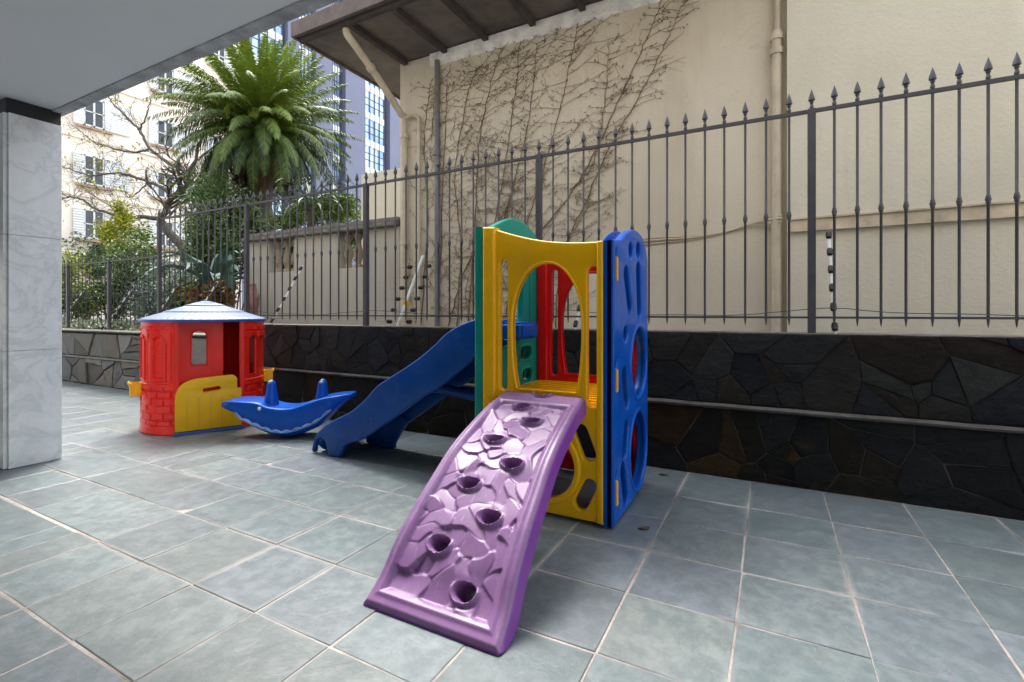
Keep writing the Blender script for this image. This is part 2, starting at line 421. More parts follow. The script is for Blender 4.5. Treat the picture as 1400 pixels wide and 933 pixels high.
# ------------------------------------------------------------------ stone walls
def clip(poly, p, n):                               # keep the side where (q-p).n <= 0
    out = []
    for i in range(len(poly)):
        a, b = poly[i], poly[(i + 1) % len(poly)]
        da = (a[0] - p[0]) * n[0] + (a[1] - p[1]) * n[1]; db = (b[0] - p[0]) * n[0] + (b[1] - p[1]) * n[1]
        if da <= 0: out.append(a)
        if (da < 0 < db) or (db < 0 < da):
            t = da / (da - db); out.append((a[0] + (b[0] - a[0]) * t, a[1] + (b[1] - a[1]) * t))
    return out
def stone_face(name, x0, x1, z0, z1, y, cell, gap, depth, palette, m, parent, seed):
    rnd = random.Random(seed); S = []
    nx = max(1, round((x1 - x0) / cell)); nz = max(1, round((z1 - z0) / (cell * .8)))
    for i in range(nx):
        for k in range(nz):
            S.append((rnd.uniform(x0, x1), z0 + (k + .5 + rnd.uniform(-.6, .6)) * (z1 - z0) / nz))
    V = []; Fs = []; cols = []
    for i, s in enumerate(S):
        poly = [(x0, z0), (x1, z0), (x1, z1), (x0, z1)]
        for j, q in enumerate(S):
            if i == j or abs(q[0] - s[0]) > cell * 3.5: continue
            d = (q[0] - s[0], (q[1] - s[1])); poly = clip(poly, ((s[0] + q[0]) / 2, (s[1] + q[1]) / 2), d)
            if len(poly) < 3: break
        if len(poly) < 3: continue
        cx = sum(p[0] for p in poly) / len(poly); cz = sum(p[1] for p in poly) / len(poly)
        # inset edges by the joint, with chipped extra points
        pts = []
        for a in range(len(poly)):
            p, q = poly[a], poly[(a + 1) % len(poly)]; L = math.hypot(q[0] - p[0], q[1] - p[1]); k = max(1, int(L / .09))
            for b in range(k):
                t = b / k; x = p[0] + (q[0] - p[0]) * t; z = p[1] + (q[1] - p[1]) * t
                d = math.hypot(cx - x, cz - z) or 1; g = min(gap + rnd.uniform(0, gap * .9), d * .5)
                pts.append((x + (cx - x) / d * g, z + (cz - z) / d * g))
        n = len(pts)
        if n < 3: continue
        dep = rnd.uniform(.3, 1) * depth; tx, tz = rnd.uniform(-.03, .03), rnd.uniform(-.03, .03); o = len(V)
        for x, z in pts: V.append((x, y + .002, z))
        for x, z in pts: V.append((x, y - dep * .7 - tx * (x - cx) - tz * (z - cz), z))
        for x, z in pts:
            V.append((x + (cx - x) * .045, y - dep - tx * (x - cx) - tz * (z - cz) - rnd.uniform(0, .004), z + (cz - z) * .10))
        V.append((cx, y - dep - rnd.uniform(0, .008), cz)); c = palette(rnd)
        for a in range(n):
            b = (a + 1) % n
            for f in ((o + a, o + b, o + n + b, o + n + a), (o + n + a, o + n + b, o + 2 * n + b, o + 2 * n + a), (o + 2 * n + a, o + 2 * n + b, o + 3 * n)):
                Fs.append(f); cols.append(c)
    me = bpy.data.meshes.new(name); me.from_pydata(V, [], Fs); vcol(me, cols)
    return link(name, me, m, parent)
def pal_up(r):
    k = r.choice([(.050, .051, .052), (.042, .044, .046), (.058, .055, .050), (.070, .072, .070), (.036, .040, .048), (.052, .043, .036)]); f = r.uniform(.48, .78)
    return tuple(c * f for c in k)
def pal_lo(r):
    k = r.choice([(.030, .028, .026), (.024, .026, .028), (.040, .034, .026), (.034, .033, .024), (.060, .036, .016), (.028, .028, .032)]); f = r.uniform(.48, .85)
    return tuple(c * f for c in k)
def pal_left(r):
    k = r.choice([(.17, .165, .16), (.13, .135, .14), (.19, .165, .13), (.22, .215, .20), (.14, .115, .10)]); f = r.uniform(1.3, 2.1)
    return tuple(c * f for c in k)
XS = -6.6
sw = empty('stone_wall', (-3, 3.9, 0), label='long dark flagstone wall under the tall iron fence, behind the playset', cat='wall'); sw.location = (0, 0, 0)
MB().box(XS, 5, 3.895, 4.17, -.05, 1.045).build('wall_core', M_mortar_dark, sw)
MB().box(XS, 5, 3.872, 3.893, -.02, .505).build('mortar_bed', M_mortar, sw)
stone_face('lower_stones', XS, 4, .0, .50, 3.872, .30, .0028, .010, pal_lo, M_stone, sw, 3)
stone_face('upper_stones', XS, 4, .535, 1.055, 3.895, .235, .0016, .011, pal_up, M_stone, sw, 11)
m = MB(); P = []
for i in range(121):
    x = XS + (4 - XS) * i / 120; a = .004 * noise.noise((x * 3, 0, 0)); b = .004 * noise.noise((x * 5, 3, 0))
    P.append([(x, 3.894, .533 + b), (x, 3.856 + a, .533 + b), (x, 3.842 + a, .520 + b), (x, 3.850 + a, .505 + b), (x, 3.894, .506)])
m.grid(P).build('ledge', M_ledge, sw)
MB().box(XS, 5, 3.90, 4.17, 1.047, 1.058).build('coping', M_coping, sw)
sw2 = empty('stone_wall', (0, 0, 0), label='lower paler grey stone wall under the shorter fence, beyond the playhouse', cat='wall')
MB().box(-22, XS - .003, 3.895, 4.17, -.05, .885).build('wall_core', M_mortar, sw2)
stone_face('lower_stones', -17, XS - .01, .0, .44, 3.893, .34, .008, .028, pal_left, M_stone2, sw2, 5)
stone_face('upper_stones', -17, XS - .01, .47, .86, 3.893, .34, .008, .028, pal_left, M_stone2, sw2, 6)
MB().box(-22, XS - .01, 3.852, 3.893, .442, .468).build('ledge', mat('pale_ledge', (.32, .30, .27), .9, .3, 6, .4, 50), sw2)
MB().box(-22, XS - .01, 3.85, 4.17, .887, .905).build('coping', mat('pale_coping', (.24, .23, .21), .9, .35, 7, .5, 50), sw2)

# ------------------------------------------------------------------ iron fences
YF = 3.99
def bar_mesh(ztop, zbot, zknob, r=.0085):
    b = MB().lathe([(0, zbot), (.004, zbot + .015), (r, zbot + .05), (r, zknob - .03), (.0125, zknob - .025), (.0125, zknob - .015), (.017, zknob), (.0125, zknob + .015), (.0125, zknob + .025), (r, zknob + .03), (r, ztop)], n=8)
    return b.mesh('bar')
def spear_mesh(z):
    return MB().lathe([(.009, z), (.013, z + .008), (.013, z + .02), (.009, z + .028), (.009, z + .04), (.014, z + .046), (.010, z + .054), (.021, z + .062), (.020, z + .075), (.011, z + .108), (0, z + .142)], n=10).mesh('spear_tip')
def fence(label, x_post, nb, zt, zb, zk, xa, xb, posts):
    f = empty('iron_fence', (0, 0, 0), label=label, cat='fence')
    MB().box(xa, xb, YF - .012, YF + .012, zt - .012, zt + .012).build('top_rail', M_iron, f)
    MB().box(xa, xb, YF - .010, YF + .010, zb + .055, zb + .07).build('bottom_rail', M_iron, f)
    bme = bar_mesh(zt + .015, zb, zk, .0085 if zt > 2.3 else .007); sme = spear_mesh(zt + .013)
    if zt < 2.3: sme.transform(Matrix.Translation((0, 0, zt)) @ Matrix.Diagonal((.55, .55, .85, 1)) @ Matrix.Translation((0, 0, -zt)))
    bme.materials.append(M_iron); sme.materials.append(M_iron)
    for me in (bme, sme): me.polygons.foreach_set('use_smooth', [True] * len(me.polygons)); me.set_sharp_from_angle(angle=R(40))
    pm = MB().box(-.024, .024, -.024, .024, zb - .06, zt + .012).mesh('post'); pm.materials.append(M_iron)
    ps = None
    for i in range(posts[1]):
        x = x_post + posts[0] * i
        if x < xa - .01 or x > xb + .01: continue
        p = link('post', pm, None, f); p.location = (x, YF, 0); q = link('spear_tip', sme, None, p); q.location = (0, 0, 0)
    return f, bme, sme
def bars(f, bme, sme, xs):
    for x in xs:
        p = link('bar', bme, None, f); p.location = (x, YF + .0, 0); q = link('spear_tip', sme, None, p)
f, bme, sme = fence('tall dark iron fence with spear tips on the dark stone wall', -8.13, 15, 2.61, 1.105, 1.893, -8.15, 2.4, (2.0965, 6))
PITCH = 2.0965 / 15
bars(f, bme, sme, [-8.13 + PITCH * k + random.uniform(-.003, .003) for k in range(1, 60) if k % 15] + [.256 + .1312 * k + random.uniform(-.003, .003) for k in range(1, 10)])
f2, bme, sme = fence('shorter dark iron fence on the low grey wall, in front of leafy shrubs', -8.16 - 1.49 * 3, 15, 2.05, .99, 1.5, -13.0, -8.16, (1.49, 3))
bars(f2, bme, sme, [-8.16 - .1355 * k for k in range(1, 35) if k % 11])

# electric fence rods
def rod_root(label):
    t = empty('electric_fence_rod', (0, 0, 0), label=label, cat='insulator rod', group='white insulator rods along the fence')
    d = Vector((.004, .47, .77)); L = 1.0
    t_ = [d * (k / 12) for k in range(13)]
    MB().tube([(0, 0, -.01)] + t_[1:], .0115, 8).build('rod', M_white, t, smooth=40)
    q = d.to_track_quat('Z', 'Y').to_matrix().to_4x4()
    prof = [(.009, -.032), (.016, -.03), (.021, -.02), (.016, -.012), (.023, -.002), (.017, .008), (.021, .018), (.013, .03), (.009, .032)]
    im = MB().lathe(prof, n=12, M=q).mesh('insulator'); im.materials.append(M_insul)
    im.polygons.foreach_set('use_smooth', [True] * len(im.polygons))
    for k in range(6):
        o = link('insulator', im, None, t); o.location = d * (.05 + .18 * k) + Vector((0, -.012, .008))
    return t
r0 = rod_root('white rod with six black insulators standing clear beside the thick post past the blue panel'); r0.location = (.393, 4.0, 1.058)
dup(r0, (-1.50, 4.0, 1.058), 'white insulator rod seen through the arch of the red panel')
dup(r0, (-5.56, 4.0, 1.058), 'white insulator rod leaning in front of the pale balustrade wall')
dup(r0, (-7.47, 4.0, .905), 'white insulator rod above the middle of the playhouse roof, against the shrubs')
dup(r0, (-8.55, 4.0, .905), 'white insulator rod just beyond the tall post where the fence steps down')
dup(r0, (-9.93, 4.0, .905), 'white insulator rod crossing the thin post of the shorter fence')
dup(r0, (-11.75, 4.0, .905), 'white insulator rod beside the marble column edge, behind the shorter fence')
# strainer rod with insulators in two loose columns
t = empty('electric_fence_rod', (-3.50, 4.0, 1.058), label='bare white rod with a yellow clip between two columns of black strain insulators', cat='insulator rod', group='white insulator rods along the fence')
d = Vector((-.03, .47, .80)); MB().tube([d * (k / 8) for k in range(9)], .016, 8).build('rod', M_white, t, smooth=40)
MB().box(-.03, .03, .12, .17, .22, .27).build('clip', M_yellow, t, bevel=.006)
sp = MB().lathe([(.006, -.035), (.019, -.028), (.024, -.012), (.016, 0), (.024, .012), (.019, .028), (.006, .035)], n=10, M=Matrix.Rotation(R(90), 4, 'Y')).mesh('insulator'); sp.materials.append(M_insul)
cab = MB()
for k in range(6):
    c = d * (.06 + .155 * k)
    for s_ in (-1, 1):
        o = link('insulator', sp, None, t); o.location = c + Vector((s_ * .135, .0, .0))
        cab.tube([c, c + Vector((s_ * .11, 0, 0))], .0025, 4); cab.tube([c + Vector((s_ * .16, 0, 0)), c + Vector((s_ * .30, 0, -.002))], .0018, 4)
cab.build('link_wire', M_greypipe, t)
# thin slack cable tied along the foot of the fence
pts = []
for i in range(90):
    x = -8 + 10.3 * i / 89; ph = ((x + 8) % 2.1) / 2.1; pts.append((x, YF - .016, 1.235 - .055 * 4 * ph * (1 - ph) + .006 * math.sin(x * 7)))
tag(MB().tube(pts, .0032, 5).build('slack_cable', M_iron), 'thin dark slack cable looping along the foot of the tall fence', 'cable')

# ------------------------------------------------------------------ neighbour house
YH = 5.5
nh = empty('neighbour_house', (0, 0, 0), label='cream plastered house beyond the fence with deep dark eaves', cat='house')
MB().box(-4.76, .14, YH, 12, -.05, 4.815).build('wall', M_plaster, nh)
MB().box(.142, 9, YH - .13, 12, -.05, 5.4).build('wall', M_plaster2, nh)
MB().box(-4.5, .14, YH + .3, 12, 4.95, 5.3).build('upper_wall', M_plaster, nh)
# white peeling frieze, uneven lower edge
P = []
for i in range(100):
    x = -4.2 + 4.32 * i / 99; P.append([(x, YH - .035, 4.812), (x, YH - .035, 4.66 + .02 * noise.noise((x * 4, 1, 0))), (x, YH - .002, 4.63 + .03 * noise.noise((x * 5, 2, 0)))])
MB().grid(P).build('frieze', M_frieze, nh)
rf = MB().box(-5.50, .135, 4.30, YH + .4, 4.835, 4.87).build('roof', M_soffit, nh)
MB().box(-5.53, .135, 4.262, 4.298, 4.80, 4.99).build('fascia', M_fascia, rf)
MB().box(-5.535, -5.502, 4.30, YH + 3, 4.80, 4.98).build('fascia', M_fascia, rf)
MB().box(-5.50, -4.762, YH + .402, YH + 3, 4.835, 4.87).build('soffit', M_soffit, rf)
MB().box(-5.50, .135, 4.36, 4.42, 4.775, 4.833).build('purlin', M_rafter, rf)
for x in (-4.62, -3.93, -3.28, -2.6, -1.95, -1.3, -.65):
    MB().box(x - .035, x + .035, 4.43, YH - .04, 4.755, 4.832).build('rafter', M_rafter, rf)
m = MB()
for i in range(40):                                 # barrel tiles rising from the eave
    x = -5.48 + i * .145
    m.tube([(x, 4.36, 4.93), (x, 5.9, 5.3)], .06, 7)
m.build('roof_tiles', M_rooftile, rf, smooth=50)
def pipe(name, pts, r, m_, collars=()):
    q = MB().tube(smooth_pts(pts, 5), r, 12)
    for c, d in collars:
        c = Vector(c); d = Vector(d).normalized(); q.tube([c - d * .03, c + d * .03], r * 1.28, 12)
    return q.build(name, m_, nh, smooth=45)
pipe('downpipe', [(-4.72, 4.46, 4.83), (-4.72, 4.46, 4.72), (-4.70, 4.66, 4.58), (-4.66, 5.06, 4.28), (-4.63, 5.36, 4.02), (-4.625, 5.42, 3.90), (-4.625, 5.43, 2.5), (-4.625, 5.43, .3)], .048, M_pipe,
     [((-4.68, 4.83, 4.45), (.03, .4, -.3)), ((-4.625, 5.43, 3.72), (0, 0, 1)), ((-4.625, 5.43, 2.2), (0, 0, 1))])
pipe('downpipe', [(-4.60, 5.43, 3.98), (-4.48, 5.44, 4.0), (-4.385, 5.44, 3.95), (-4.37, 5.44, 3.8), (-4.37, 5.44, 2.5), (-4.37, 5.44, .3)], .026, M_pipe, [((-4.37, 5.44, 2.9), (0, 0, 1))])
pipe('vent_pipe', [(-4.06, 5.45, 4.68), (-4.06, 5.45, 3.0), (-4.06, 5.45, 1.6), (-4.06, 5.45, .3)], .036, M_greypipe, [((-4.06, 5.45, 3.4), (0, 0, 1))])
pipe('downpipe', [(.062, 5.44, 5.3), (.062, 5.44, 4.6), (.062, 5.44, 3.97)], .030, M_pipe)
pipe('downpipe', [(.055, 5.43, 3.96), (.055, 5.43, 2), (.055, 5.43, .2)], .046, M_pipe, [((.055, 5.43, 3.90), (0, 0, 1)), ((.055, 5.43, 3.76), (0, 0, 1))])
m = MB()
for dz, r, y in ((0, .011, -.012), (-.035, .008, -.008), (.03, .006, -.006)):
    m.tube(smooth_pts([(-2.6, YH + y, 1.93 + dz), (-1.9, YH + y, 1.96 + dz), (-1.16, YH + y, 2.0 + dz), (-.75, YH + y, 2.0 + dz * .6), (-.40, YH + y, 2.04 + dz * .2), (-.15, YH + y - .02, 2.10), (.0, YH + y - .075, 2.115 + dz), (.10, YH + y - .115, 2.115 + dz)], 5), r, 6)
m.build('cable', M_pipe, nh)
MB().box(.16, 5, YH - .155, YH - .131, 2.085, 2.100).box(.16, 5, YH - .140, YH - .131, 1.985, 2.083).box(.16, 5, YH - .17, YH - .131, 1.968, 1.983).build('string_course', mat('grimy_plaster', (.50, .42, .31), .9, .3, 5, .4, 40), nh)

# ------------------------------------------------------------------ balustrade wall and rear wall
bw = empty('balustrade_wall', (0, 0, 0), label='low weathered cream wall with two openings of stubby balusters', cat='wall')
m = MB(); y0, y1 = 5.5, 5.75
m.box(-8.28, -4.77, y0, y1, -.05, 1.90)
for a, b in ((-8.28, -7.70), (-7.05, -6.03), (-5.38, -4.77)): m.box(a, b, y0, y1, 1.902, 2.46)
m.build('wall', M_garden, bw)
MB().box(-8.36, -4.77, y0 - .09, y1 + .06, 2.463, 2.53).box(-8.33, -4.77, y0 - .05, y1 + .03, 2.533, 2.60).build('coping', M_coping, bw, bevel=.012)
prof = [(.065, 0), (.065, .05), (.04, .07), (.05, .11), (.075, .2), (.06, .3), (.035, .38), (.035, .43), (.06, .46), (.065, .50), (.065, .555)]
bm_ = MB().lathe(prof, n=14).mesh('baluster'); bm_.materials.append(mat('aged_baluster', (.33, .27, .2), .9, .35, 9, .5, 40)); bm_.polygons.foreach_set('use_smooth', [True] * len(bm_.polygons))
for a, b in ((-7.70, -7.05), (-6.03, -5.38)):
    for k in range(3):
        o = link('baluster', bm_, None, bw); o.location = (a + (b - a) * (k + .5) / 3, 5.62, 1.903)
rw = MB().box(-6.28, -4.0, 6.25, 6.45, -.05, 3.60).build('rear_wall', M_plaster2); tag(rw, 'plain taller cream wall rising behind the balustrade wall', 'wall')

# ------------------------------------------------------------------ dry creeper on the house wall
def creeper():
    m = MB(); rnd = random.Random(21); y = YH - .008
    def grow(pts, r0, r1, lvl):
        n = len(pts); m.tube(pts, [r0 + (r1 - r0) * i / (n - 1) for i in range(n)], 4 if lvl < 2 else 3, caps=False)
    def path(p, ang, L, curl, step=.05):
        out = [p]; a = ang
        for _ in range(max(2, int(L / step))):
            a += curl + rnd.uniform(-.16, .16); q = (out[-1][0] + math.cos(a) * step, y - rnd.uniform(0, .016), out[-1][2] + math.sin(a) * step)
            if q[0] > .05 or q[0] < -4.7 or q[2] > 4.85 or q[2] < .9: break
            out.append(q)
        return out
    def leafbits(P, prob):
        for p in P:
            if rnd.random() < prob:
                a = rnd.uniform(0, 6.28); s_ = rnd.uniform(.008, .018)
                m.tube([p, (p[0] + math.cos(a) * s_ * 2, y - .02, p[2] + math.sin(a) * s_ * 2)], [.003, .0055], 3, caps=True)
    stems = [[(690, 452), (700, 380), (735, 260), (765, 150), (785, 60), (795, 0)], [(640, 450), (650, 300), (655, 200), (670, 120), (690, 60)],
             [(745, 400), (790, 300), (830, 210), (880, 120), (915, 50), (935, 0)], [(600, 450), (606, 250), (612, 110)], [(720, 340), (790, 250), (850, 130), (890, 40), (905, 0)],
             [(660, 450), (690, 300), (720, 180), (735, 60)], [(575, 450), (585, 300), (580, 190), (590, 110)], [(625, 450), (630, 330), (622, 240), (640, 130), (655, 90)],
             [(675, 450), (672, 340), (690, 230), (705, 120), (712, 45)], [(612, 450), (640, 360), (690, 290), (700, 250)], [(760, 450), (768, 350), (800, 290), (808, 262)],
             [(780, 260), (812, 220), (828, 130), (832, 60)]]
    for si, st in enumerate(stems):
        P3 = [Vector((*onY(px, py, y), 0)) for px, py in st]; P3 = [(p.x, y, p.y) for p in P3]
        S_ = smooth_pts(P3, 10); S_ = [(p[0] + rnd.uniform(-.012, .012), y - rnd.uniform(0, .01), p[2] + rnd.uniform(-.01, .01)) for p in S_ if p[2] < 4.85]
        grow(S_, .0095, .0032, 0); leafbits(S_, .25)
        n = len(S_)
        for i in range(2, n):
            for side in (-1, 1):
                dens = .62 if si not in (2, 4, 11) else .42
                if rnd.random() > dens: continue
                up = rnd.uniform(.05, .55); ang = up if side > 0 else math.pi - up * .8
                L = rnd.uniform(.15, .75) * (1 if side > 0 else .7)
                if S_[i][0] > -1.9: L *= .55
                B = path(S_[i], ang, L, rnd.uniform(-.02, .05) * side)
                if len(B) < 3: continue
                grow(B, .0032, .0015, 1); leafbits(B, .28)
                for q in B[2::3]:
                    if rnd.random() < .55:
                        T = path(q, ang + rnd.choice((-1, 1)) * rnd.uniform(.5, 1.2), rnd.uniform(.08, .25), 0, .04)
                        if len(T) > 2: grow(T, .0019, .001, 2); leafbits(T, .4)
    for _ in range(100):                           # dense tangle low on the corner
        px = rnd.gauss(645, 45); py = rnd.uniform(180, 450); x, z = onY(px, py, y)
        if x < -4.65: continue
        B = path((x, y, z), rnd.uniform(.6, 2.5), rnd.uniform(.2, .8), rnd.uniform(-.05, .05))
        if len(B) > 2: grow(B, .003, .0015, 1); leafbits(B, .5)
    o = m.build('dry_creeper', M_twig, fix=False)
    tag(o, 'leafless brown creeper fanning up the cream house wall to the eaves', 'creeper')
creeper()

# ------------------------------------------------------------------ far buildings
XB = -30.0
ab = empty('apartment_building', (0, 0, 0), label='pale peach apartment block with white shuttered windows beyond the bare tree', cat='building')
M_peach = mat('peach_render', None, .9, fn=plaster_fn((.92, .815, .70), (.86, .74, .62)), spec=.15)
M_sill = mat('brown_sill', (.42, .29, .2), .85, .2, 5)
M_glass = mat('dark_glass', (.05, .06, .07), .12, .2, 2)
MB().box(-45, XB, 5, 19.5, -.05, 19).build('wall', M_peach, ab)
for z in (16.4, 13.6, 10.6, 7.7, 5.0):
    for y, w_ in ((8.3, .85), (11.75, .85), (15.0, .85), (18.0, .8)):
        zz = z - .1; h = 1.45
        wf = MB().box(XB - .02, XB + .03, y - w_ / 2, y + w_ / 2, zz, zz + h).build('window', M_glass, ab)
        q = MB()
        for a, b, c, d_ in ((y - w_ / 2, y + w_ / 2, zz, zz + .07), (y - w_ / 2, y + w_ / 2, zz + h - .07, zz + h), (y - .04, y + .04, zz, zz + h), (y - w_ / 2, y - w_ / 2 + .07, zz, zz + h), (y + w_ / 2 - .07, y + w_ / 2, zz, zz + h), (y - w_ / 2, y + w_ / 2, zz + .7, zz + .75)):
            q.box(XB + .032, XB + .07, a, b, c, d_)
        q.build('frame', M_white, wf)
        for sgn, hw in ((1, 1.1), (-1, .42)):
            ya = y + sgn * w_ * .5; q = MB(); n_ = 8
            x0_, x1_ = XB + .05, XB + .09; a_, b_ = min(ya, ya + sgn * hw), max(ya, ya + sgn * hw)
            zs = [zz - .03 + (h + .05) * k / 24 for k in range(25)]; rows = []
            for k, z_ in enumerate(zs): rows += [[(x1_ + (.022 if k % 2 else 0), a_, z_), (x1_ + (.022 if k % 2 else 0), b_, z_)]]
            rows = [[(x0_, a_, zs[0]), (x0_, b_, zs[0])]] + rows + [[(x0_, a_, zs[-1]), (x0_, b_, zs[-1])]]
            q.grid(rows).build('shutter', M_white, wf)
        MB().box(XB + .002, XB + .22, y - w_ / 2 - .3, y + w_ / 2 + .3, zz - .16, zz - .06).build('sill', M_sill, wf)
for z in (15.6, 12.75, 9.85, 7.0, 4.1):
    MB().box(XB + .002, XB + .1, 5, 19.4, z - .06, z + .06).build('string_course', M_peach, ab)
# glass office tower
XT = -47.0
ot = empty('office_tower', (0, 0, 0), label='tall blue grey office tower with bright glazed bays above the balustrade', cat='building')
M_pier = mat('tower_cladding', (.15, .16, .235), .45, .08, .3)
M_dark = mat('tower_recess', (.05, .055, .10), .4, .1, .3)
def tglass(t):
    c = t.ramp(t.noise(.5, 3, .5, t.scaled((1, 1, .6))), [(.4, (.25, .38, .55)), (.6, (.55, .68, .8))]); t.set(t.b.inputs['Base Color'], c); t.b.inputs['Roughness'].default_value = .08
    t.b.inputs['Metallic'].default_value = .35
M_tglass = mat('tower_glass', None, .1, fn=tglass)
MB().box(-75, XT, 28, 62, -.05, 75).build('wall', M_dark, ot)
for a, b in ((28.0, 31.0), (35.2, 36.6), (38.9, 41.2), (43.3, 46.5), (51.2, 54.5), (58.6, 61.9)):
    MB().box(XT + .01, XT + .9, a, b, 0, 74.9).build('pier', M_pier, ot)
for a, b in ((31.3, 34.9), (36.8, 38.7), (41.3, 42.8), (47.0, 50.6), (55.0, 58.3)):
    g = MB().box(XT + .02, XT + .3, a, b, 0, 74).build('glazing', M_tglass, ot)
    z = 15.9
    while z < 50:
        MB().box(XT + .302, XT + .42, a, b, z, z + .85).build('spandrel', M_white, g); z += 3.6
    q = MB(); z = 1.5
    while z < 74:
        for s_ in (1.75, 2.65): q.box(XT + .302, XT + .36, a, b, z + s_, z + s_ + .07)
        z += 3.6
    for k in range(5): y = a + (b - a) * k / 4; q.box(XT + .362, XT + .44, y - .05, y + .05, 0, 74)
    q.build('mullion', M_dark, g)

# ------------------------------------------------------------------ plants
def leaf_mesh(name, V, Fs, cols, m, parent=None):
    me = bpy.data.meshes.new(name); me.from_pydata(V, [], Fs); vcol(me, [(c, c, c) for c in cols]); return link(name, me, m, parent)
def palm():
    C = Vector((-11.55, 8.0, 6.05)); rnd = random.Random(4)
    t = empty('palm_tree', (-11.6, 8.0, .8), label='big shaggy palm with a round crown of feathery green fronds', cat='palm')
    t.location = (0, 0, 0)
    P = [(C.x + .1 * math.sin(z), C.y, z) for z in np.linspace(.78, 5.9, 14)]
    MB().tube(P, [.32 + .05 * (i % 2) for i in range(13)] + [.4], 12).build('trunk', M_bark, t)
    V = []; Fs = []; cols = []; V2 = []; F2 = []; c2 = []
    def frond(az, el, L, droop, tone, Vt, Ft, ct, wid=.27, curl=0):
        p = C + Vector((math.cos(az) * .12, math.sin(az) * .12, rnd.uniform(-.25, .15))); n = 26; st = L / n
        e = el; spine = []
        for i in range(n + 1):
            spine.append(p.copy()); k = i / n
            e -= droop / n * (.35 + 1.5 * k) + curl * k * k / n
            p = p + Vector((math.cos(az) * math.cos(e), math.sin(az) * math.cos(e), math.sin(e))) * st
        side = Vector((-math.sin(az), math.cos(az), 0))
        for i in range(n):
            a, b = spine[i], spine[i + 1]; d = (b - a).normalized(); up = side.cross(d).normalized(); o = len(Vt)
            wv = .018 * (1 - i / n) + .004
            Vt += [a - side * wv, a + side * wv, b + side * wv, b - side * wv]; Ft.append((o, o + 1, o + 2, o + 3)); ct.append(min(1, tone + .25))
            k = (i + .5) / n
            if k < .1: continue
            ll = wid * (math.sin(math.pi * min(1, k * .85 + .12)) ** .7) * rnd.uniform(.85, 1.1)
            for s_ in (-1, 1):
                for q in range(3):
                    f = a.lerp(b, (q + rnd.random() * .6) / 3); o = len(Vt)
                    dirn = (side * s_ * .8 + d * .7 + up * rnd.uniform(.15, .75)).normalized()
                    mid = f + dirn * ll * .55; tip = f + dirn * ll + Vector((0, 0, -ll * .25)); bw_ = d * .011 + up * .004
                    Vt += [f - bw_, f + bw_, mid + bw_ * 1.6, mid - bw_ * 1.6, tip]
                    Ft.append((o, o + 1, o + 2, o + 3)); Ft.append((o + 3, o + 2, o + 4)); cc = max(0, min(1, tone + rnd.uniform(-.15, .15))); ct += [cc, cc]
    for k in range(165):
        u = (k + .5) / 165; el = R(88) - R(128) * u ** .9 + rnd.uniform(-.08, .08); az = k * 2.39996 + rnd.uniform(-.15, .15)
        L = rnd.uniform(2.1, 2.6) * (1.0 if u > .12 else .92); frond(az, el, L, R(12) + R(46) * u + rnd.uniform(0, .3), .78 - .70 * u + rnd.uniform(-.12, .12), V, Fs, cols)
    for k in range(9): frond(k * .7 + 3.4, R(rnd.uniform(45, 70)), rnd.uniform(1.0, 1.4), R(160), .85, V, Fs, cols, .22, 1.2)
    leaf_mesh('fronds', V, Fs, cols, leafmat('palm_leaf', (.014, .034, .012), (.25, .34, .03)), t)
    for k in range(34): frond(k * 2.4, R(rnd.uniform(-62, -40)), rnd.uniform(1.3, 1.9), R(45), rnd.uniform(.1, .6), V2, F2, c2, .26)
    leaf_mesh('dead_fronds', V2, F2, c2, leafmat('dead_palm_leaf', (.05, .035, .02), (.17, .10, .05), .8), t)
palm()

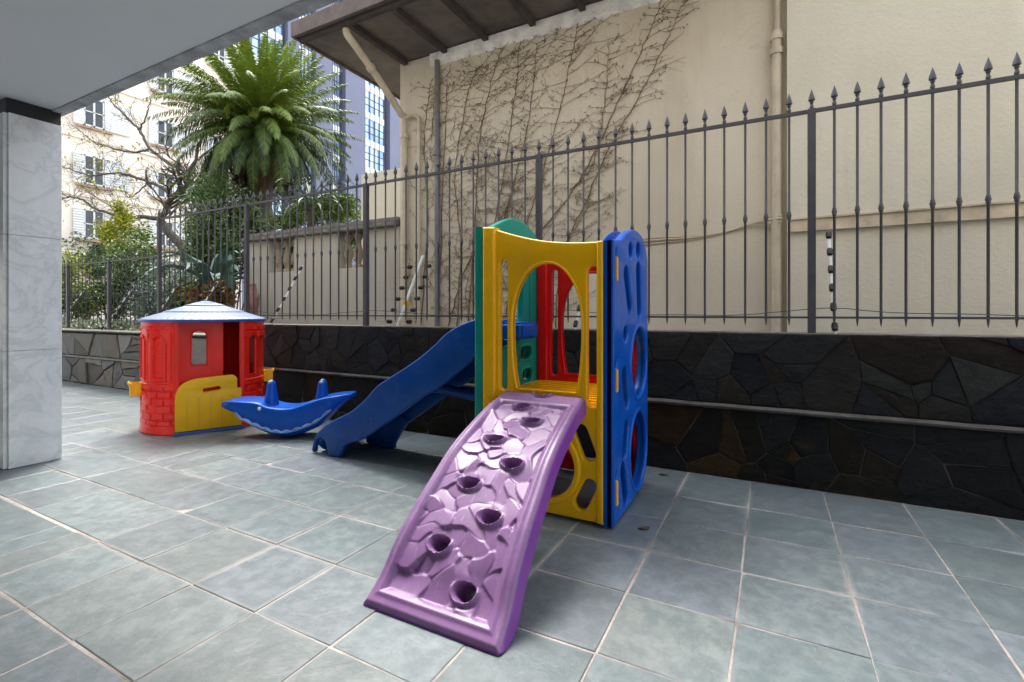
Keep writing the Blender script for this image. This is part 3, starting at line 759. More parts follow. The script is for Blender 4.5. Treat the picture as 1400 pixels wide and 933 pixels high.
def bare_tree():
    rnd = random.Random(9); YT = 8.6
    t = empty('bare_tree', (0, 0, 0), label='leafless dark branched tree spreading in front of the peach apartment block', cat='tree')
    m = MB(); tw = MB(); V = []; Fs = []; cols = []
    def W(px, py, dy=0): x, z = onY(px, py, YT + dy); return (x, YT + dy, z)
    limbs = [([(262, 420), (252, 345), (235, 322), (219, 300)], .16, .11, 0), ([(219, 300), (200, 297), (174, 297), (150, 292), (130, 285), (110, 272), (96, 270), (80, 271)], .075, .02, -.3),
             ([(219, 300), (226, 288), (231, 276), (245, 264), (256, 256), (256, 240)], .10, .075, .2), ([(256, 240), (250, 232), (226, 220), (205, 203), (190, 178), (168, 156), (150, 136), (140, 118)], .07, .018, .3),
             ([(205, 205), (182, 208), (162, 205), (140, 199), (127, 194), (110, 179), (95, 170)], .04, .012, .1), ([(236, 270), (220, 256), (203, 249), (180, 241), (162, 237), (140, 239), (122, 240), (95, 231), (80, 228)], .06, .014, -.2),
             ([(256, 240), (268, 215), (275, 190), (290, 160)], .06, .02, .5), ([(228, 300), (240, 285), (258, 272), (275, 262)], .04, .012, .5),
             ([(174, 297), (160, 290), (148, 280), (120, 262), (100, 240)], .03, .008, -.1), ([(190, 178), (200, 160), (205, 140), (215, 120)], .03, .008, .2), ([(203, 249), (190, 262), (176, 270), (165, 262)], .025, .007, 0)]
    def twig(p, d, L, r, lvl):
        pts = [p]; dd = d.copy()
        for _ in range(6):
            dd = (dd + Vector((rnd.uniform(-.35, .35), rnd.uniform(-.35, .35), rnd.uniform(-.3, .35)))).normalized(); pts.append(pts[-1] + dd * L / 6)
        tw.tube(pts, [r * (1 - .75 * i / 6) for i in range(7)], 3, caps=False)
        if lvl < 2:
            for i in (2, 3, 4, 5): 
                if rnd.random() < .8: twig(pts[i], (dd + Vector((rnd.uniform(-.9, .9), rnd.uniform(-.5, .5), rnd.uniform(-.6, .9)))).normalized(), L * .55, r * .6, lvl + 1)
        elif rnd.random() < .10:
            for _ in range(3):
                c = pts[-1] + Vector([rnd.uniform(-.08, .08) for _ in range(3)]); a = Vector([rnd.uniform(-1, 1) for _ in range(3)]).normalized() * .05; b = a.orthogonal().normalized() * .03; o = len(V)
                V.extend([c - a, c + b, c + a, c - b]); Fs.append((o, o + 1, o + 2, o + 3)); cols.append(rnd.random())
    for pts, r0, r1, dy in limbs:
        P = [Vector(W(px, py, dy * i / len(pts))) for i, (px, py) in enumerate(pts)]; S_ = [Vector(p) for p in smooth_pts(P, 6)]
        S_ = [p + Vector((rnd.uniform(-.02, .02), rnd.uniform(-.03, .03), rnd.uniform(-.02, .02))) for p in S_]; n = len(S_)
        m.tube(S_, [r0 + (r1 - r0) * i / (n - 1) for i in range(n)], 8)
        if r0 > .12: continue
        for i in range(3, n):
            if rnd.random() < .6:
                d = (S_[i] - S_[i - 1]).normalized(); twig(S_[i], (d * .6 + Vector((rnd.uniform(-.5, .2), rnd.uniform(-.6, .6), rnd.uniform(-.5, 1.0)))).normalized(), rnd.uniform(.5, 1.3), max(.006, r1 * .7), 0)
    m.build('trunk', M_bark, t, smooth=60); tw.build('twigs', M_bark, t, fix=False)
    leaf_mesh('leaves', V, Fs, cols, leafmat('yellow_leaf', (.30, .30, .04), (.45, .36, .05)), t)
bare_tree()

def shrub(label, px, py0, py1, Y, rx, ry, n, size, lm, seed, asp=.45, cat='shrub', zbase=.8, name='leafy_shrub', clump=9, up=.0):
    rnd = random.Random(seed); x, zt = onY(px, py0, Y); _, zb = onY(px, py1, Y)
    t = empty(name, (0, 0, 0), label=label, cat=cat)
    V = []; Fs = []; cols = []; st = MB(); cz = (zt + zb) / 2; rz = (zt - zb) / 2
    cl = []
    for _ in range(clump):
        while True:
            p = Vector([rnd.uniform(-1, 1) for _ in range(3)])
            if .3 < p.length < .95: break
        cl.append((p, rnd.uniform(.28, .5), rnd.uniform(-.2, .2)))
        b = Vector((x + p.x * rx, Y + p.y * ry, cz + p.z * rz))
        st.tube([(x + p.x * rx * .1, Y + p.y * ry * .1, zbase - .02), ((x + b.x) / 2, (Y + b.y) / 2, (zbase + b.z) / 2 + .05), b], [.022, .014, .005], 4)
    for _ in range(n):
        c, r, tone = rnd.choice(cl); q = Vector([rnd.gauss(0, .5) for _ in range(3)]) * r + c
        p = Vector((x + q.x * rx, Y + q.y * ry, cz + q.z * rz))
        if p.z < zbase + .01: continue
        a = Vector((rnd.uniform(-1, 1), rnd.uniform(-1, 1), rnd.uniform(-.5 + up, .8 + up))).normalized(); s_ = size * rnd.uniform(.6, 1.3)
        b = a.cross(Vector((rnd.uniform(-1, 1), rnd.uniform(-1, 1), rnd.uniform(-1, 1)))).normalized() * s_ * asp; nrm = a.cross(b).normalized() * s_ * .12; o = len(V); a = a * s_
        V += [p, p + a * .45 + b * .5 + nrm, p + a, p + a * .45 - b * .5 + nrm]; Fs += [(o, o + 1, o + 2), (o, o + 2, o + 3)]
        k = max(0, min(1, .45 + tone + rnd.uniform(-.35, .35))); cols += [k, k]
    leaf_mesh('foliage', V, Fs, cols, lm, t); st.build('stem', M_bark, t, fix=False)
    return t
LG = leafmat('mid_green_leaf', (.04, .085, .015), (.22, .30, .06)); LY = leafmat('lime_leaf', (.10, .15, .012), (.42, .40, .03))
LD = leafmat('dark_green_leaf', (.022, .05, .018), (.12, .18, .05)); LB = leafmat('grey_green_leaf', (.07, .115, .08), (.36, .43, .36)); LR = leafmat('reddish_leaf', (.09, .08, .02), (.24, .10, .03))
shrub('lime yellow bush top glowing under the lowest bare branch', 152, 278, 345, 7.6, .8, .6, 2600, .12, LY, 1)
shrub('mid green bush between the lime bush and the tall fence post', 190, 318, 400, 6.8, .9, .6, 3600, .11, LG, 2)
shrub('dark bushy shrub low behind the thin post of the shorter fence', 150, 345, 440, 5.6, 1.1, .6, 5200, .10, LD, 3)
shrub('yellow green shrub against the marble column edge, behind the shorter fence', 95, 340, 440, 5.2, .9, .5, 4200, .10, leafmat('olive_leaf', (.08, .12, .015), (.40, .42, .06)), 4)
shrub('silvery shrub with small pale leaves beside the tall fence post', 222, 360, 440, 5.3, .85, .5, 5200, .07, LB, 5)
shrub('airy willowy shrub under the palm crown, above the fence step', 285, 225, 345, 7.0, 1.1, .7, 6000, .16, leafmat('willow_leaf', (.045, .09, .025), (.24, .33, .11)), 6, .16, up=-.5)
shrub('dense dark shrub around the foot of the palm trunk', 318, 285, 430, 7.2, 1.0, .7, 5200, .14, LD, 7)
shrub('green shrub behind the playhouse roof peak', 262, 345, 435, 5.9, .9, .6, 4600, .10, LG, 8)
shrub('small rusty leaved plant above the playhouse roof', 292, 378, 430, 5.0, .35, .3, 700, .12, LR, 9, cat='plant')
shrub('green shrub showing above the balustrade wall coping', 425, 262, 320, 7.4, 1.3, .6, 3800, .15, LG, 10, .25)
shrub('far dark hedge like shrub under the peach apartment windows', 120, 322, 380, 11.5, 2.6, 1.2, 6000, .17, LD, 12)
shrub('added dark shrub backing that stands in for shade behind the balustrade openings', 432, 308, 400, 6.75, 1.5, .3, 4200, .15, LD, 13)  # extra shrub put in so the gaps between balusters look dark
gc = []; rnd = random.Random(31); V = []; Fs = []; cols = []
for _ in range(4200):                               # low variegated ground cover at the fence foot
    p = Vector((rnd.uniform(-14, -8.2), rnd.uniform(4.2, 4.9), .80 + rnd.random() ** 1.5 * .24)); a = Vector((rnd.uniform(-1, 1), rnd.uniform(-1, 1), rnd.uniform(.2, 1))).normalized() * .07; b = a.cross(Vector((rnd.uniform(-1, 1), rnd.uniform(-1, 1), 0))).normalized() * .022; o = len(V)
    V += [p, p + a * .5 + b, p + a, p + a * .5 - b]; Fs += [(o, o + 1, o + 2), (o, o + 2, o + 3)]; k = rnd.random(); cols += [k, k]
g = leaf_mesh('ground_cover', V, Fs, cols, leafmat('variegated_leaf', (.05, .09, .03), (.42, .46, .32))); tag(g, 'pale variegated ground cover along the foot of the shorter fence', 'ground cover', kind='stuff')
def strap_plant(label, px, py, Y, n, L, wid, lm, seed, el=(40, 80), droop=1.9, name='strap_leaf_plant'):
    rnd = random.Random(seed); x, z = onY(px, py, Y); t = empty(name, (0, 0, 0), label=label, cat='plant'); V = []; Fs = []; cols = []
    for k in range(n):
        az = k * 2.4 + rnd.uniform(-.2, .2); e = R(rnd.uniform(*el)); p = Vector((x, Y, z)); sd = Vector((-math.sin(az), math.cos(az), 0)); m_ = 14; l = L * rnd.uniform(.75, 1.1); tone = rnd.uniform(.2, .8)
        for i in range(m_ + 1):
            kk = i / m_; w_ = wid * math.sin(math.pi * (.12 + .86 * kk)) ** .8; V += [p - sd * w_ + Vector((0, 0, w_ * .5)), p.copy(), p + sd * w_ + Vector((0, 0, w_ * .5))]
            if i:
                o = len(V) - 6; Fs += [(o, o + 1, o + 4, o + 3), (o + 1, o + 2, o + 5, o + 4)]; cols += [tone, min(1, tone + .1)]
            e -= droop / m_ * (.3 + 1.3 * kk); p = p + Vector((math.cos(az) * math.cos(e), math.sin(az) * math.cos(e), math.sin(e))) * l / m_
    leaf_mesh('leaves', V, Fs, cols, lm, t); MB().tube([(x, Y, .78), (x, Y, z + .05)], [.08, .06], 8).build('stem', M_bark, t); return t
strap_plant('big arching blue green leaves drooping behind the playhouse roof', 292, 400, 5.4, 15, 1.25, .10, leafmat('blue_green_leaf', (.03, .075, .06), (.13, .22, .17)), 3)
strap_plant('grey green spiky fronds drooping over the balustrade wall end', 425, 285, 6.9, 26, 1.15, .022, leafmat('grey_frond', (.03, .05, .03), (.16, .2, .14)), 5, (0, 80), 1.8, 'spiky_yucca')
# pale ribbed cactus column
x, zt = onY(312, 345, 5.6); P = []
for i in range(24):
    z = .79 + (zt - .79) * i / 23; r = .075 * (1 if i < 20 else math.sqrt(max(.02, 1 - ((i - 19) / 4) ** 2)))
    P.append([(x + r * (1 + .18 * math.cos(8 * a)) * math.cos(a), 5.6 + r * (1 + .18 * math.cos(8 * a)) * math.sin(a), z) for a in np.linspace(0, 2 * math.pi, 33)[:-1]])
tag(MB().grid(P, wrap=True).build('columnar_cactus', mat('cactus_skin', (.16, .27, .22), .6, .2, 8), smooth=60), 'pale blue green columnar cactus standing left of the palm trunk', 'cactus')
x, z = onY(343, 400, 5.2)
tag(MB().tube(smooth_pts([(x - .22, 5.2, .78), (x - .12, 5.2, 1.0), (x + .02, 5.2, 1.22), (x + .08, 5.2, 1.5), (x + .05, 5.2, 1.68)], 5), [.12] * 5 + [.10] * 6 + [.09] * 5 + [.05] * 5, 10).build('tree_stump', mat('pinkish_bark', (.30, .17, .14), .9, .4, 9, .6, 40), smooth=60), 'pinkish brown leaning stump at the end of the balustrade wall', 'stump')

# ------------------------------------------------------------------ climbing playset
ps = empty('climbing_playset', (0, 0, 0), label='plastic climbing tower of yellow, green, red and blue panels with purple ramp and blue slide', cat='playset')
def arch_panel(name, m_, y, xl, xr, zl, zr, sag):
    """xl..xr wide, concave top from zl (low x) to zr (high x)"""
    W_ = xr - xl; f = W_ / .80; X = lambda u: xl + u * f
    top = [(xl + W_ * k / 20, zl + (zr - zl) * k / 20 - sag * math.sin(math.pi * min(1, (k / 20) * .95)) ** 1.1) for k in range(20, -1, -1)]
    out = [(xl, .02), (xr, .02)] + top
    def oval(g):
        o = []
        for x, z in ell(X(.44), 1.12, .238 * f + g, .372 + g, 64, 2.1):
            if z < 1.12: z = 1.12 - (1.12 - z) * 1.85
            o.append((x, max(z, .742 - g * .5)))
        return o
    ov = oval(0)
    holes = [ov, slot(X(.135), 1.505, X(.135), .75, .028 * f), slot(X(.748), 1.435, X(.748), .70, .033 * f), ell(X(.415), .305, .205, .20, 44)]
    for a, b, c, d_ in ((.672, .525, .725, .40), (.675, .115, .73, .22), (.158, .525, .105, .40), (.155, .115, .10, .22)): holes.append(slot(X(a), b, X(c), d_, .040))
    M = MX(y)
    ring = [ell(X(.415), .305, .243, .238, 44), ell(X(.415), .305, .206, .201, 44)]
    S_ = [([out] + holes, .045, .012, M), (ring, .075, .012, M)]
    S_.append(([[(xr - .024, .02), (xr + .014, .02), (xr + .014, zr - .003), (xr - .024, zr - .003)]], .066, .012, M))
    S_.append(([[(xl - .016, .02), (xl + .075, .02), (xl + .075, zl - .012), (xl - .016, zl - .003)]], .085, .02, M))
    S_.append(([oval(.016), ov], .054, .008, M))
    return shapes(name, S_, m_, ps)
yp = arch_panel('arch_panel', M_yellow, 2.655, -1.585, -.835, 1.745, 1.605, .042)
yp['label'] = 'yellow arch panel'
rp = arch_panel('arch_panel', M_red, 3.46, -1.585, -.835, 1.70, 1.64, .04); rp['label'] = 'red arch panel'
# green slide-side panel with the doorway, moulded steps
top = smooth_pts([(2.62, 1.745), (2.72, 1.752), (2.84, 1.80), (2.98, 1.853), (3.10, 1.872), (3.25, 1.862), (3.38, 1.82), (3.47, 1.765), (3.53, 1.74)], 5)
out = [(2.62, .02), (3.53, .02)] + top[::-1]
door = smooth_pts([(2.84, .98), (2.83, 1.2), (2.88, 1.50), (2.98, 1.58), (3.10, 1.55), (3.19, 1.42), (3.205, 1.2), (3.18, 1.10), (3.12, 1.01), (3.08, .98)], 4, True)
st = [ell(3.24, .905, .10, .048, 24, 3.2), ell(3.26, .735, .085, .05, 24, 3.2), ell(3.05, .36, .21, .2, 40), slot(3.36, .50, 3.42, .36, .032)]
gp = shapes('doorway_panel', [([out, door] + st, .06, .014, MY(-1.632)), ([ell(3.05, .36, .245, .235, 40), ell(3.05, .36, .212, .202, 40)], .085, .012, MY(-1.632)),
     ([slot(3.31, 1.10, 3.31, 1.58, .012)], .085, .008, MY(-1.632)), ([[(3.46, .02), (3.53, .02), (3.53, 1.73), (3.46, 1.73)]], .085, .016, MY(-1.632)),
     ([ell(3.24, .905, .118, .066, 24, 3.2), ell(3.24, .905, .10, .048, 24, 3.2)], .075, .008, MY(-1.632)), ([ell(3.26, .735, .103, .068, 24, 3.2), ell(3.26, .735, .085, .05, 24, 3.2)], .075, .008, MY(-1.632))], M_green, ps)
# blue climbing panel
top = smooth_pts([(2.63, 1.605), (2.70, 1.615), (2.80, 1.63), (2.90, 1.675), (3.02, 1.715), (3.12, 1.73), (3.24, 1.725), (3.35, 1.695), (3.43, 1.64), (3.47, 1.55)], 5)
out = smooth_pts([(3.47, 1.55), (3.475, 1.2), (3.475, .6), (3.465, .26), (3.42, .13), (3.30, .055), (3.1, .02)], 5) + [(2.63, .012)]
out = out + top[:-1]
C1, C2 = ell(3.215, .875, .20, .225, 44), ell(3.20, .31, .215, .245, 44)
pockets = [ell(3.005, 1.585, .052, .052, 20), ell(3.20, 1.605, .062, .058, 20), slot(2.90, 1.43, 2.985, 1.24, .054), slot(3.205, 1.47, 3.235, 1.22, .064), ell(2.885, 1.075, .048, .048, 20),
           slot(2.86, .83, 2.915, .67, .054), slot(2.905, .51, 2.865, .375, .052), slot(2.825, .28, 2.89, .09, .052), ell(2.683, 1.535, .016, .032, 12), ell(2.683, .915, .016, .03, 12), ell(2.683, .288, .016, .03, 12)]
bp = shapes('climbing_panel', [([out, C1, C2] + pockets, .05, .012, MY(-.785)), ([[(max(y, 2.71), z) for y, z in out], C1, C2], .008, .003, MY(-.876)),
     ([ell(3.215, .875, .232, .257, 44), C1], .075, .014, MY(-.790)), ([ell(3.20, .31, .247, .277, 44), C2], .075, .014, MY(-.790)),
     ([[(2.63, .012), (2.665, .012), (2.665, 1.60), (2.63, 1.60)]], .075, .016, MY(-.797))], M_blue, ps)
for z0, z1 in ((1.38, 1.515), (.755, .885), (.12, .258)):
    MB().box(-.775, -.753, 2.668, 2.698, z0, z1).build('locking_peg', M_yellow, bp, smooth=40, bevel=.004)
# platform with ribbed grip
m = MB().box(-1.60, -.84, 2.69, 3.43, .62, .68)
for k in range(9): m.box(-1.56, -.86, 2.72 + k * .078, 2.76 + k * .078, .6805, .69)
m.build('platform', M_yellow, ps, smooth=40, bevel=.006)

# purple climbing ramp with moulded rock face
def ramp():
    prof = np.array([(1.470, .022), (1.562, .093), (1.653, .201), (1.777, .313), (1.915, .415), (2.068, .521), (2.24, .60), (2.435, .672), (2.640, .722)])
    pr = np.array(smooth_pts([(a, b, 0) for a, b in prof], 10))[:, :2]
    d = np.r_[0, np.cumsum(np.hypot(*np.diff(pr, axis=0).T))]; L = d[-1]
    NU, NV = 150, 330
    u = np.linspace(-1, 1, NU); v = np.linspace(0, 1, NV); U, Vv = np.meshgrid(u, v)
    Y = np.interp(Vv * L, d, pr[:, 0]); Z = np.interp(Vv * L, d, pr[:, 1])
    hw = .318 - .058 * Vv; X = -1.155 - .035 * Vv + U * hw
    ty = np.gradient(np.interp(v * L, d, pr[:, 0])); tz = np.gradient(np.interp(v * L, d, pr[:, 1]))
    k = np.hypot(ty, tz); ty, tz = ty / k, tz / k
    for a in (ty, tz):
        a[:] = np.convolve(np.pad(a, 6, 'edge'), np.ones(13) / 13, 'valid')
    NY, NZ = -tz[:, None], ty[:, None]
    a = U * hw; b = Vv * L                                            # metres on the sheet
    # recessed field
    ss = lambda x, e0, e1: np.clip((x - e0) / (e1 - e0), 0, 1) ** 2 * (3 - 2 * np.clip((x - e0) / (e1 - e0), 0, 1))
    edge = np.minimum(hw * .81 - np.abs(a), np.minimum(b - .065, L - .15 - b))
    field = ss(edge, 0, .022)
    rng = np.random.default_rng(12); seeds = []
    for i in range(17):
        for j in range(5): seeds.append(((j + .5 + rng.uniform(-.48, .48)) * .125 - .3125, (i + .5 + rng.uniform(-.48, .48)) * .084))
    seeds = np.array(seeds); wa = a + .012 * np.sin(b * 31 + a * 9); wb = b + .012 * np.sin(a * 37 + b * 11)
    th = rng.uniform(-1.0, 1.0, len(seeds)) + np.where(rng.random(len(seeds)) < .5, .6, -.6); D = np.stack([np.hypot(((wa - s[0]) * np.cos(q) + (wb - s[1]) * np.sin(q)) * 1.45, (-(wa - s[0]) * np.sin(q) + (wb - s[1]) * np.cos(q)) * .72) for s, q in zip(seeds, th)]); idx = np.argsort(D, 0)[:2]
    d1 = np.take_along_axis(D, idx[:1], 0)[0]; d2 = np.take_along_axis(D, idx[1:2], 0)[0]; cid = idx[0]
    tilt = rng.uniform(-1, 1, (len(seeds), 2)); tilt /= np.linalg.norm(tilt, axis=1)[:, None]; tilt *= rng.uniform(.10, .24, len(seeds))[:, None]
    hh = tilt[cid, 0] * (a - seeds[cid, 0]) + tilt[cid, 1] * (b - seeds[cid, 1]) + rng.uniform(-.002, .004, len(seeds))[cid]
    gr = np.exp(-((d2 - d1) / .006) ** 2)
    def blur(x, n):
        kk = np.ones(n) / n
        x = np.apply_along_axis(lambda r: np.convolve(np.pad(r, n // 2, 'edge'), kk, 'valid'), 1, x)
        return np.apply_along_axis(lambda r: np.convolve(np.pad(r, n // 2, 'edge'), kk, 'valid'), 0, x)
    hh = blur(hh, 3) - .0035 * gr
    calm = np.ones_like(field)
    for hu, hv in [(.03, .985), (-.2, .865), (.23, .775), (-.25, .640), (.33, .535), (-.25, .430), (.33, .330), (-.27, .215), (.33, .110)]:
        calm *= .25 + .75 * ss(np.hypot((a - hu * (.318 - .058 * hv)) / .06, (b - hv * L) / .05), .9, 1.5)
    h = -.014 * field + field * hh * .74 * calm
    lip = np.exp(-((edge + .012) / .010) ** 2) * .006; h += lip
    hole = np.zeros_like(h, bool)
    holds = [(.03, .985), (-.2, .865), (.23, .775), (-.25, .640), (.33, .535), (-.25, .430), (.33, .330), (-.27, .215), (.33, .110)]
    for hu, hv in holds:
        vv = hv; ca = hu * (.318 - .058 * vv); cb = vv * L; da = a - ca; db = b - cb
        rr = np.hypot(da / .052, (db - .006) / (.036 - .010 * np.sign(db)))
        h -= .085 * (1 - ss(rr, .66, 1.0))                              # pocket
        ring = np.hypot(da / .058, (db + .002) / .046); low = 1 - ss(db, -.012, .030)
        h += .020 * np.exp(-((ring - 1.0) / .11) ** 2) * low            # crescent lip below the pocket
        if hv < .5: hole |= (np.hypot(da / .020, (db - .004) / .013) < 1)
    # rounded long edges and foot
    edge2 = np.minimum(hw - np.abs(a), np.minimum(b + .0, L - b + .05)); h -= .016 * (1 - np.clip(edge2 / .018, 0, 1)) ** 2
    PY = Y + NY * h; PZ = np.maximum(Z + NZ * h, .004)
    V = [(float(x), float(y), float(z)) for x, y, z in zip(X.ravel(), PY.ravel(), PZ.ravel())]; Fs = []
    hc = hole[:-1, :-1] & hole[1:, :-1] & hole[:-1, 1:] & hole[1:, 1:]
    for i in range(NV - 1):
        for j in range(NU - 1):
            if not hc[i, j]: q = i * NU + j; Fs.append((q, q + 1, q + NU + 1, q + NU))
    # skirts down the sides and the foot
    T = .072
    def drop(i, j): return (V[i * NU + j][0] , V[i * NU + j][1] - float(NY[i, 0]) * T, max(.003, V[i * NU + j][2] - float(NZ[i, 0]) * T))
    for j in (0, NU - 1):
        o = len(V); s_ = -1 if j == 0 else 1
        for i in range(NV):
            x, y, z = V[i * NU + j]; dx, dy, dz = drop(i, j)
            V.append((x + s_ * .006, y + (dy - y) * .15, max(.003, z + (dz - z) * .15))); V.append((x + s_ * .010, dy, dz)); V.append((x - s_ * .030, dy, dz))
        for i in range(NV - 1):
            A = [i * NU + j, o + 3 * i, o + 3 * i + 1, o + 3 * i + 2]; B = [(i + 1) * NU + j, o + 3 * i + 3, o + 3 * i + 4, o + 3 * i + 5]
            for q in range(3): Fs.append((A[q], A[q + 1], B[q + 1], B[q]))
    o = len(V)
    for j in range(NU): x, y, z = V[j]; V.append((x, y - .004, z * .5)); V.append((x, y + .02, .003))
    for j in range(NU - 1): Fs += [(j, j + 1, o + 2 * j + 2, o + 2 * j), (o + 2 * j, o + 2 * j + 2, o + 2 * j + 3, o + 2 * j + 1)]
    me = bpy.data.meshes.new('climbing_ramp'); me.from_pydata(V, [], Fs); n_top = (NV - 1) * (NU - 1) - int(hc.sum())
    me.polygons.foreach_set('material_index', [0] * n_top + [1] * (len(Fs) - n_top))
    bm = bmesh.new(); bm.from_mesh(me); bmesh.ops.recalc_face_normals(bm, faces=bm.faces)
    bm.faces.ensure_lookup_table()
    if bm.faces[0].normal.z < 0: bmesh.ops.reverse_faces(bm, faces=bm.faces)
    bm.to_mesh(me); bm.free()
    o = link('climbing_ramp', me, [M_purple, mat('unfaded_purple_plastic', (.20, .05, .30), .32, .12, 5)], ps, smooth=70)
    md = o.modifiers.new('sheet', 'SOLIDIFY'); md.thickness = .004; md.offset = -1
ramp()

# blue slide
def slide():
    y0, y1 = 2.90, 3.34
    top = [(-1.66, 1.160), (-1.80, 1.157), (-1.934, 1.119), (-2.062, 1.056), (-2.167, .970), (-2.289, .881), (-2.446, .785), (-2.643, .677), (-2.747, .612), (-2.872, .497), (-3.034, .387), (-3.223, .301), (-3.359, .218), (-3.43, .136), (-3.475, .02)]
    top = smooth_pts(top, 6)
    low = smooth_pts([(-1.66, .93), (-1.80, .911), (-1.878, .838), (-2.136, .655), (-2.257, .590), (-2.50, .43), (-2.801, .235), (-2.93, .17), (-3.06, .12), (-3.11, .06), (-3.14, .008)], 5)
    arch = [(-3.275, .008)] + smooth_pts([(-3.285, .06), (-3.31, .12), (-3.35, .145), (-3.40, .12), (-3.43, .06)], 4) + [(-3.44, .008)]
    rail = top + arch[::-1] + low[::-1]
    S_ = [([rail], .05, .014, MX(y0)), ([rail], .05, .014, MX(y1))]
    sl_ = shapes('slide', S_, M_slideblue, ps)
    # chute between the rails, a rounded trough
    ctr = []
    for x, z in top:
        if x < -3.44: break
        k = min(1, max(0, (-1.66 - x) / 1.75)); ctr.append((x, z - .155 + .04 * k))
    P = []
    for x, z in ctr:
        row = []
        for j in range(13):
            q = -1 + 2 * j / 12; row.append((x, (y0 + y1) / 2 + q * .205, z + .085 * abs(q) ** 4))
        P.append(row)
    o = MB().grid(P).build('chute', M_slideblue, sl_, smooth=60); md = o.modifiers.new('sheet', 'SOLIDIFY'); md.thickness = .02
    MB().box(-1.66, -1.46, 2.89, 3.16, 1.02, 1.135).build('slide_lip', M_blue, sl_, smooth=40, bevel=.02, seg=3)
    # foot block and strut
    shapes('foot', [([smooth_pts([(-3.16, .008), (-2.93, .008), (-2.91, .05), (-2.84, .16), (-2.78, .28), (-3.02, .34), (-3.14, .2)], 4, True)], .05, .014, MX(3.30))], M_slideblue, sl_)
    MB().tube(smooth_pts([(-2.42, 3.12, .60), (-2.25, 3.12, .605), (-2.0, 3.12, .575), (-1.66, 3.12, .565)], 5), .038, 10).build('strut', M_slideblue, sl_, smooth=60)
slide()

# ------------------------------------------------------------------ whale seesaw
def whale():
    base = (-4.152, 3.179, 0); t = empty('whale_rocker', base, YAW, label='blue whale shaped rocker with two grip handles beside the playhouse', cat='seesaw toy')
    TOP = [(-.585, .345), (-.56, .358), (-.464, .366), (-.35, .362), (-.236, .350), (-.16, .318), (-.05, .297), (.086, .300), (.229, .345), (.371, .392), (.50, .412), (.607, .424), (.636, .418)]
    BOT = [(-.585, .288), (-.56, .272), (-.464, .238), (-.379, .155), (-.26, .085), (-.143, .036), (-.05, .012), (.05, .010), (.179, .045), (.30, .095), (.357, .135), (.464, .243), (.55, .320), (.61, .368), (.636, .378)]
    s = np.linspace(-.585, .636, 60); tp = np.interp(s, *np.array(smooth_pts([(a, b, 0) for a, b in TOP], 6)).T[:2]); bt = np.interp(s, *np.array(smooth_pts([(a, b, 0) for a, b in BOT], 6)).T[:2])
    P = []
    for i, x in enumerate(s):
        hw = .165 * min(1, ((x + .66) / .16)) ** .4 * min(1, max(.02, (.70 - x) / .22)) ** .5
        c = (tp[i] + bt[i]) / 2; hz = max(.006, (tp[i] - bt[i]) / 2); row = []
        for j in range(40):
            a = 2 * math.pi * j / 40; p = 5.5
            pp = 11 if math.sin(a) > 0 else 4.5; yy = math.copysign(abs(math.cos(a)) ** (2 / pp), math.cos(a)); zz = math.copysign(abs(math.sin(a)) ** (2 / pp), math.sin(a))
            wv = hw * (1 - .28 * max(0, -zz) ** 2)
            row.append((float(x), yy * wv, float(c + zz * hz)))
        P.append(row)
    m = MB().grid(P, wrap=True); n = len(P)
    m.f.append(tuple(range(39, -1, -1))); m.f.append(tuple((n - 1) * 40 + j for j in range(40)))
    b = m.build('body', M_blue, t, smooth=50)
    # moulded toothed lip along the flank, both sides
    for sd in (-1, 1):
        q = MB(); U = np.linspace(-.43, .47, 120); rows = []
        for x in U:
            bz = float(np.interp(x, s, bt)); tz_ = float(np.interp(x, s, tp)); hw = .165 * min(1, ((x + .62) / .16)) ** .4 * min(1, (.68 - x) / .24) ** .5
            z0 = max(bz + .04, .22 * (tz_ - bz) + bz); sc = abs(math.sin(x * 34)) * .016
            rows.append([(float(x), sd * hw * .93, z0 - .012), (float(x), sd * (hw * .965 + .014), z0 - .004 + sc * .3), (float(x), sd * (hw * .975 + .012), z0 + .002 + sc), (float(x), sd * hw * .95, z0 + .010 + sc)])
        q.grid(rows).build('tooth_ridge', mat('highlight_blue_plastic', (.26, .40, .72), .25, .35, 14), b, smooth=60)  # pale blue paints the highlight along the moulded teeth
        MB().lathe([(0, .014), (.012, .012), (.02, .004), (.02, -.01)], (-.205, sd * .158, .295), 14, Matrix.Rotation(R(90) * (1 if sd < 0 else -1), 4, 'X')).build('eye', M_eye, b, smooth=60)
    for x, lean in ((-.17, 0), (.322, .008)):
        rows = []
        for i in range(15):
            k = i / 14; z = .285 + (.545 - .285 + (.01 if lean else 0)) * k; wx = (.072 - .038 * k) * (1 if k < .85 else math.sqrt(max(.05, 1 - ((k - .85) / .16) ** 2))); wy = wx * 1.05
            rows.append([(x + lean * k + wx * math.cos(a), wy * math.sin(a), z) for a in np.linspace(0, 2 * math.pi, 17)[:-1]])
        q = MB().grid(rows, wrap=True); q.f.append(tuple(14 * 16 + j for j in range(16)))
        h = q.build('handle_post', M_blue, b, smooth=60)
        MB().lathe([(0, .022), (.010, .018), (.018, 0), (.012, -.016)], (x + lean, -.036, .525), 14, Matrix.Rotation(R(75), 4, 'X')).build('grip', mat('pale_grip', (.40, .42, .50), .4, .4, 14), h, smooth=50)  # small pale cap near the top of each post
whale()

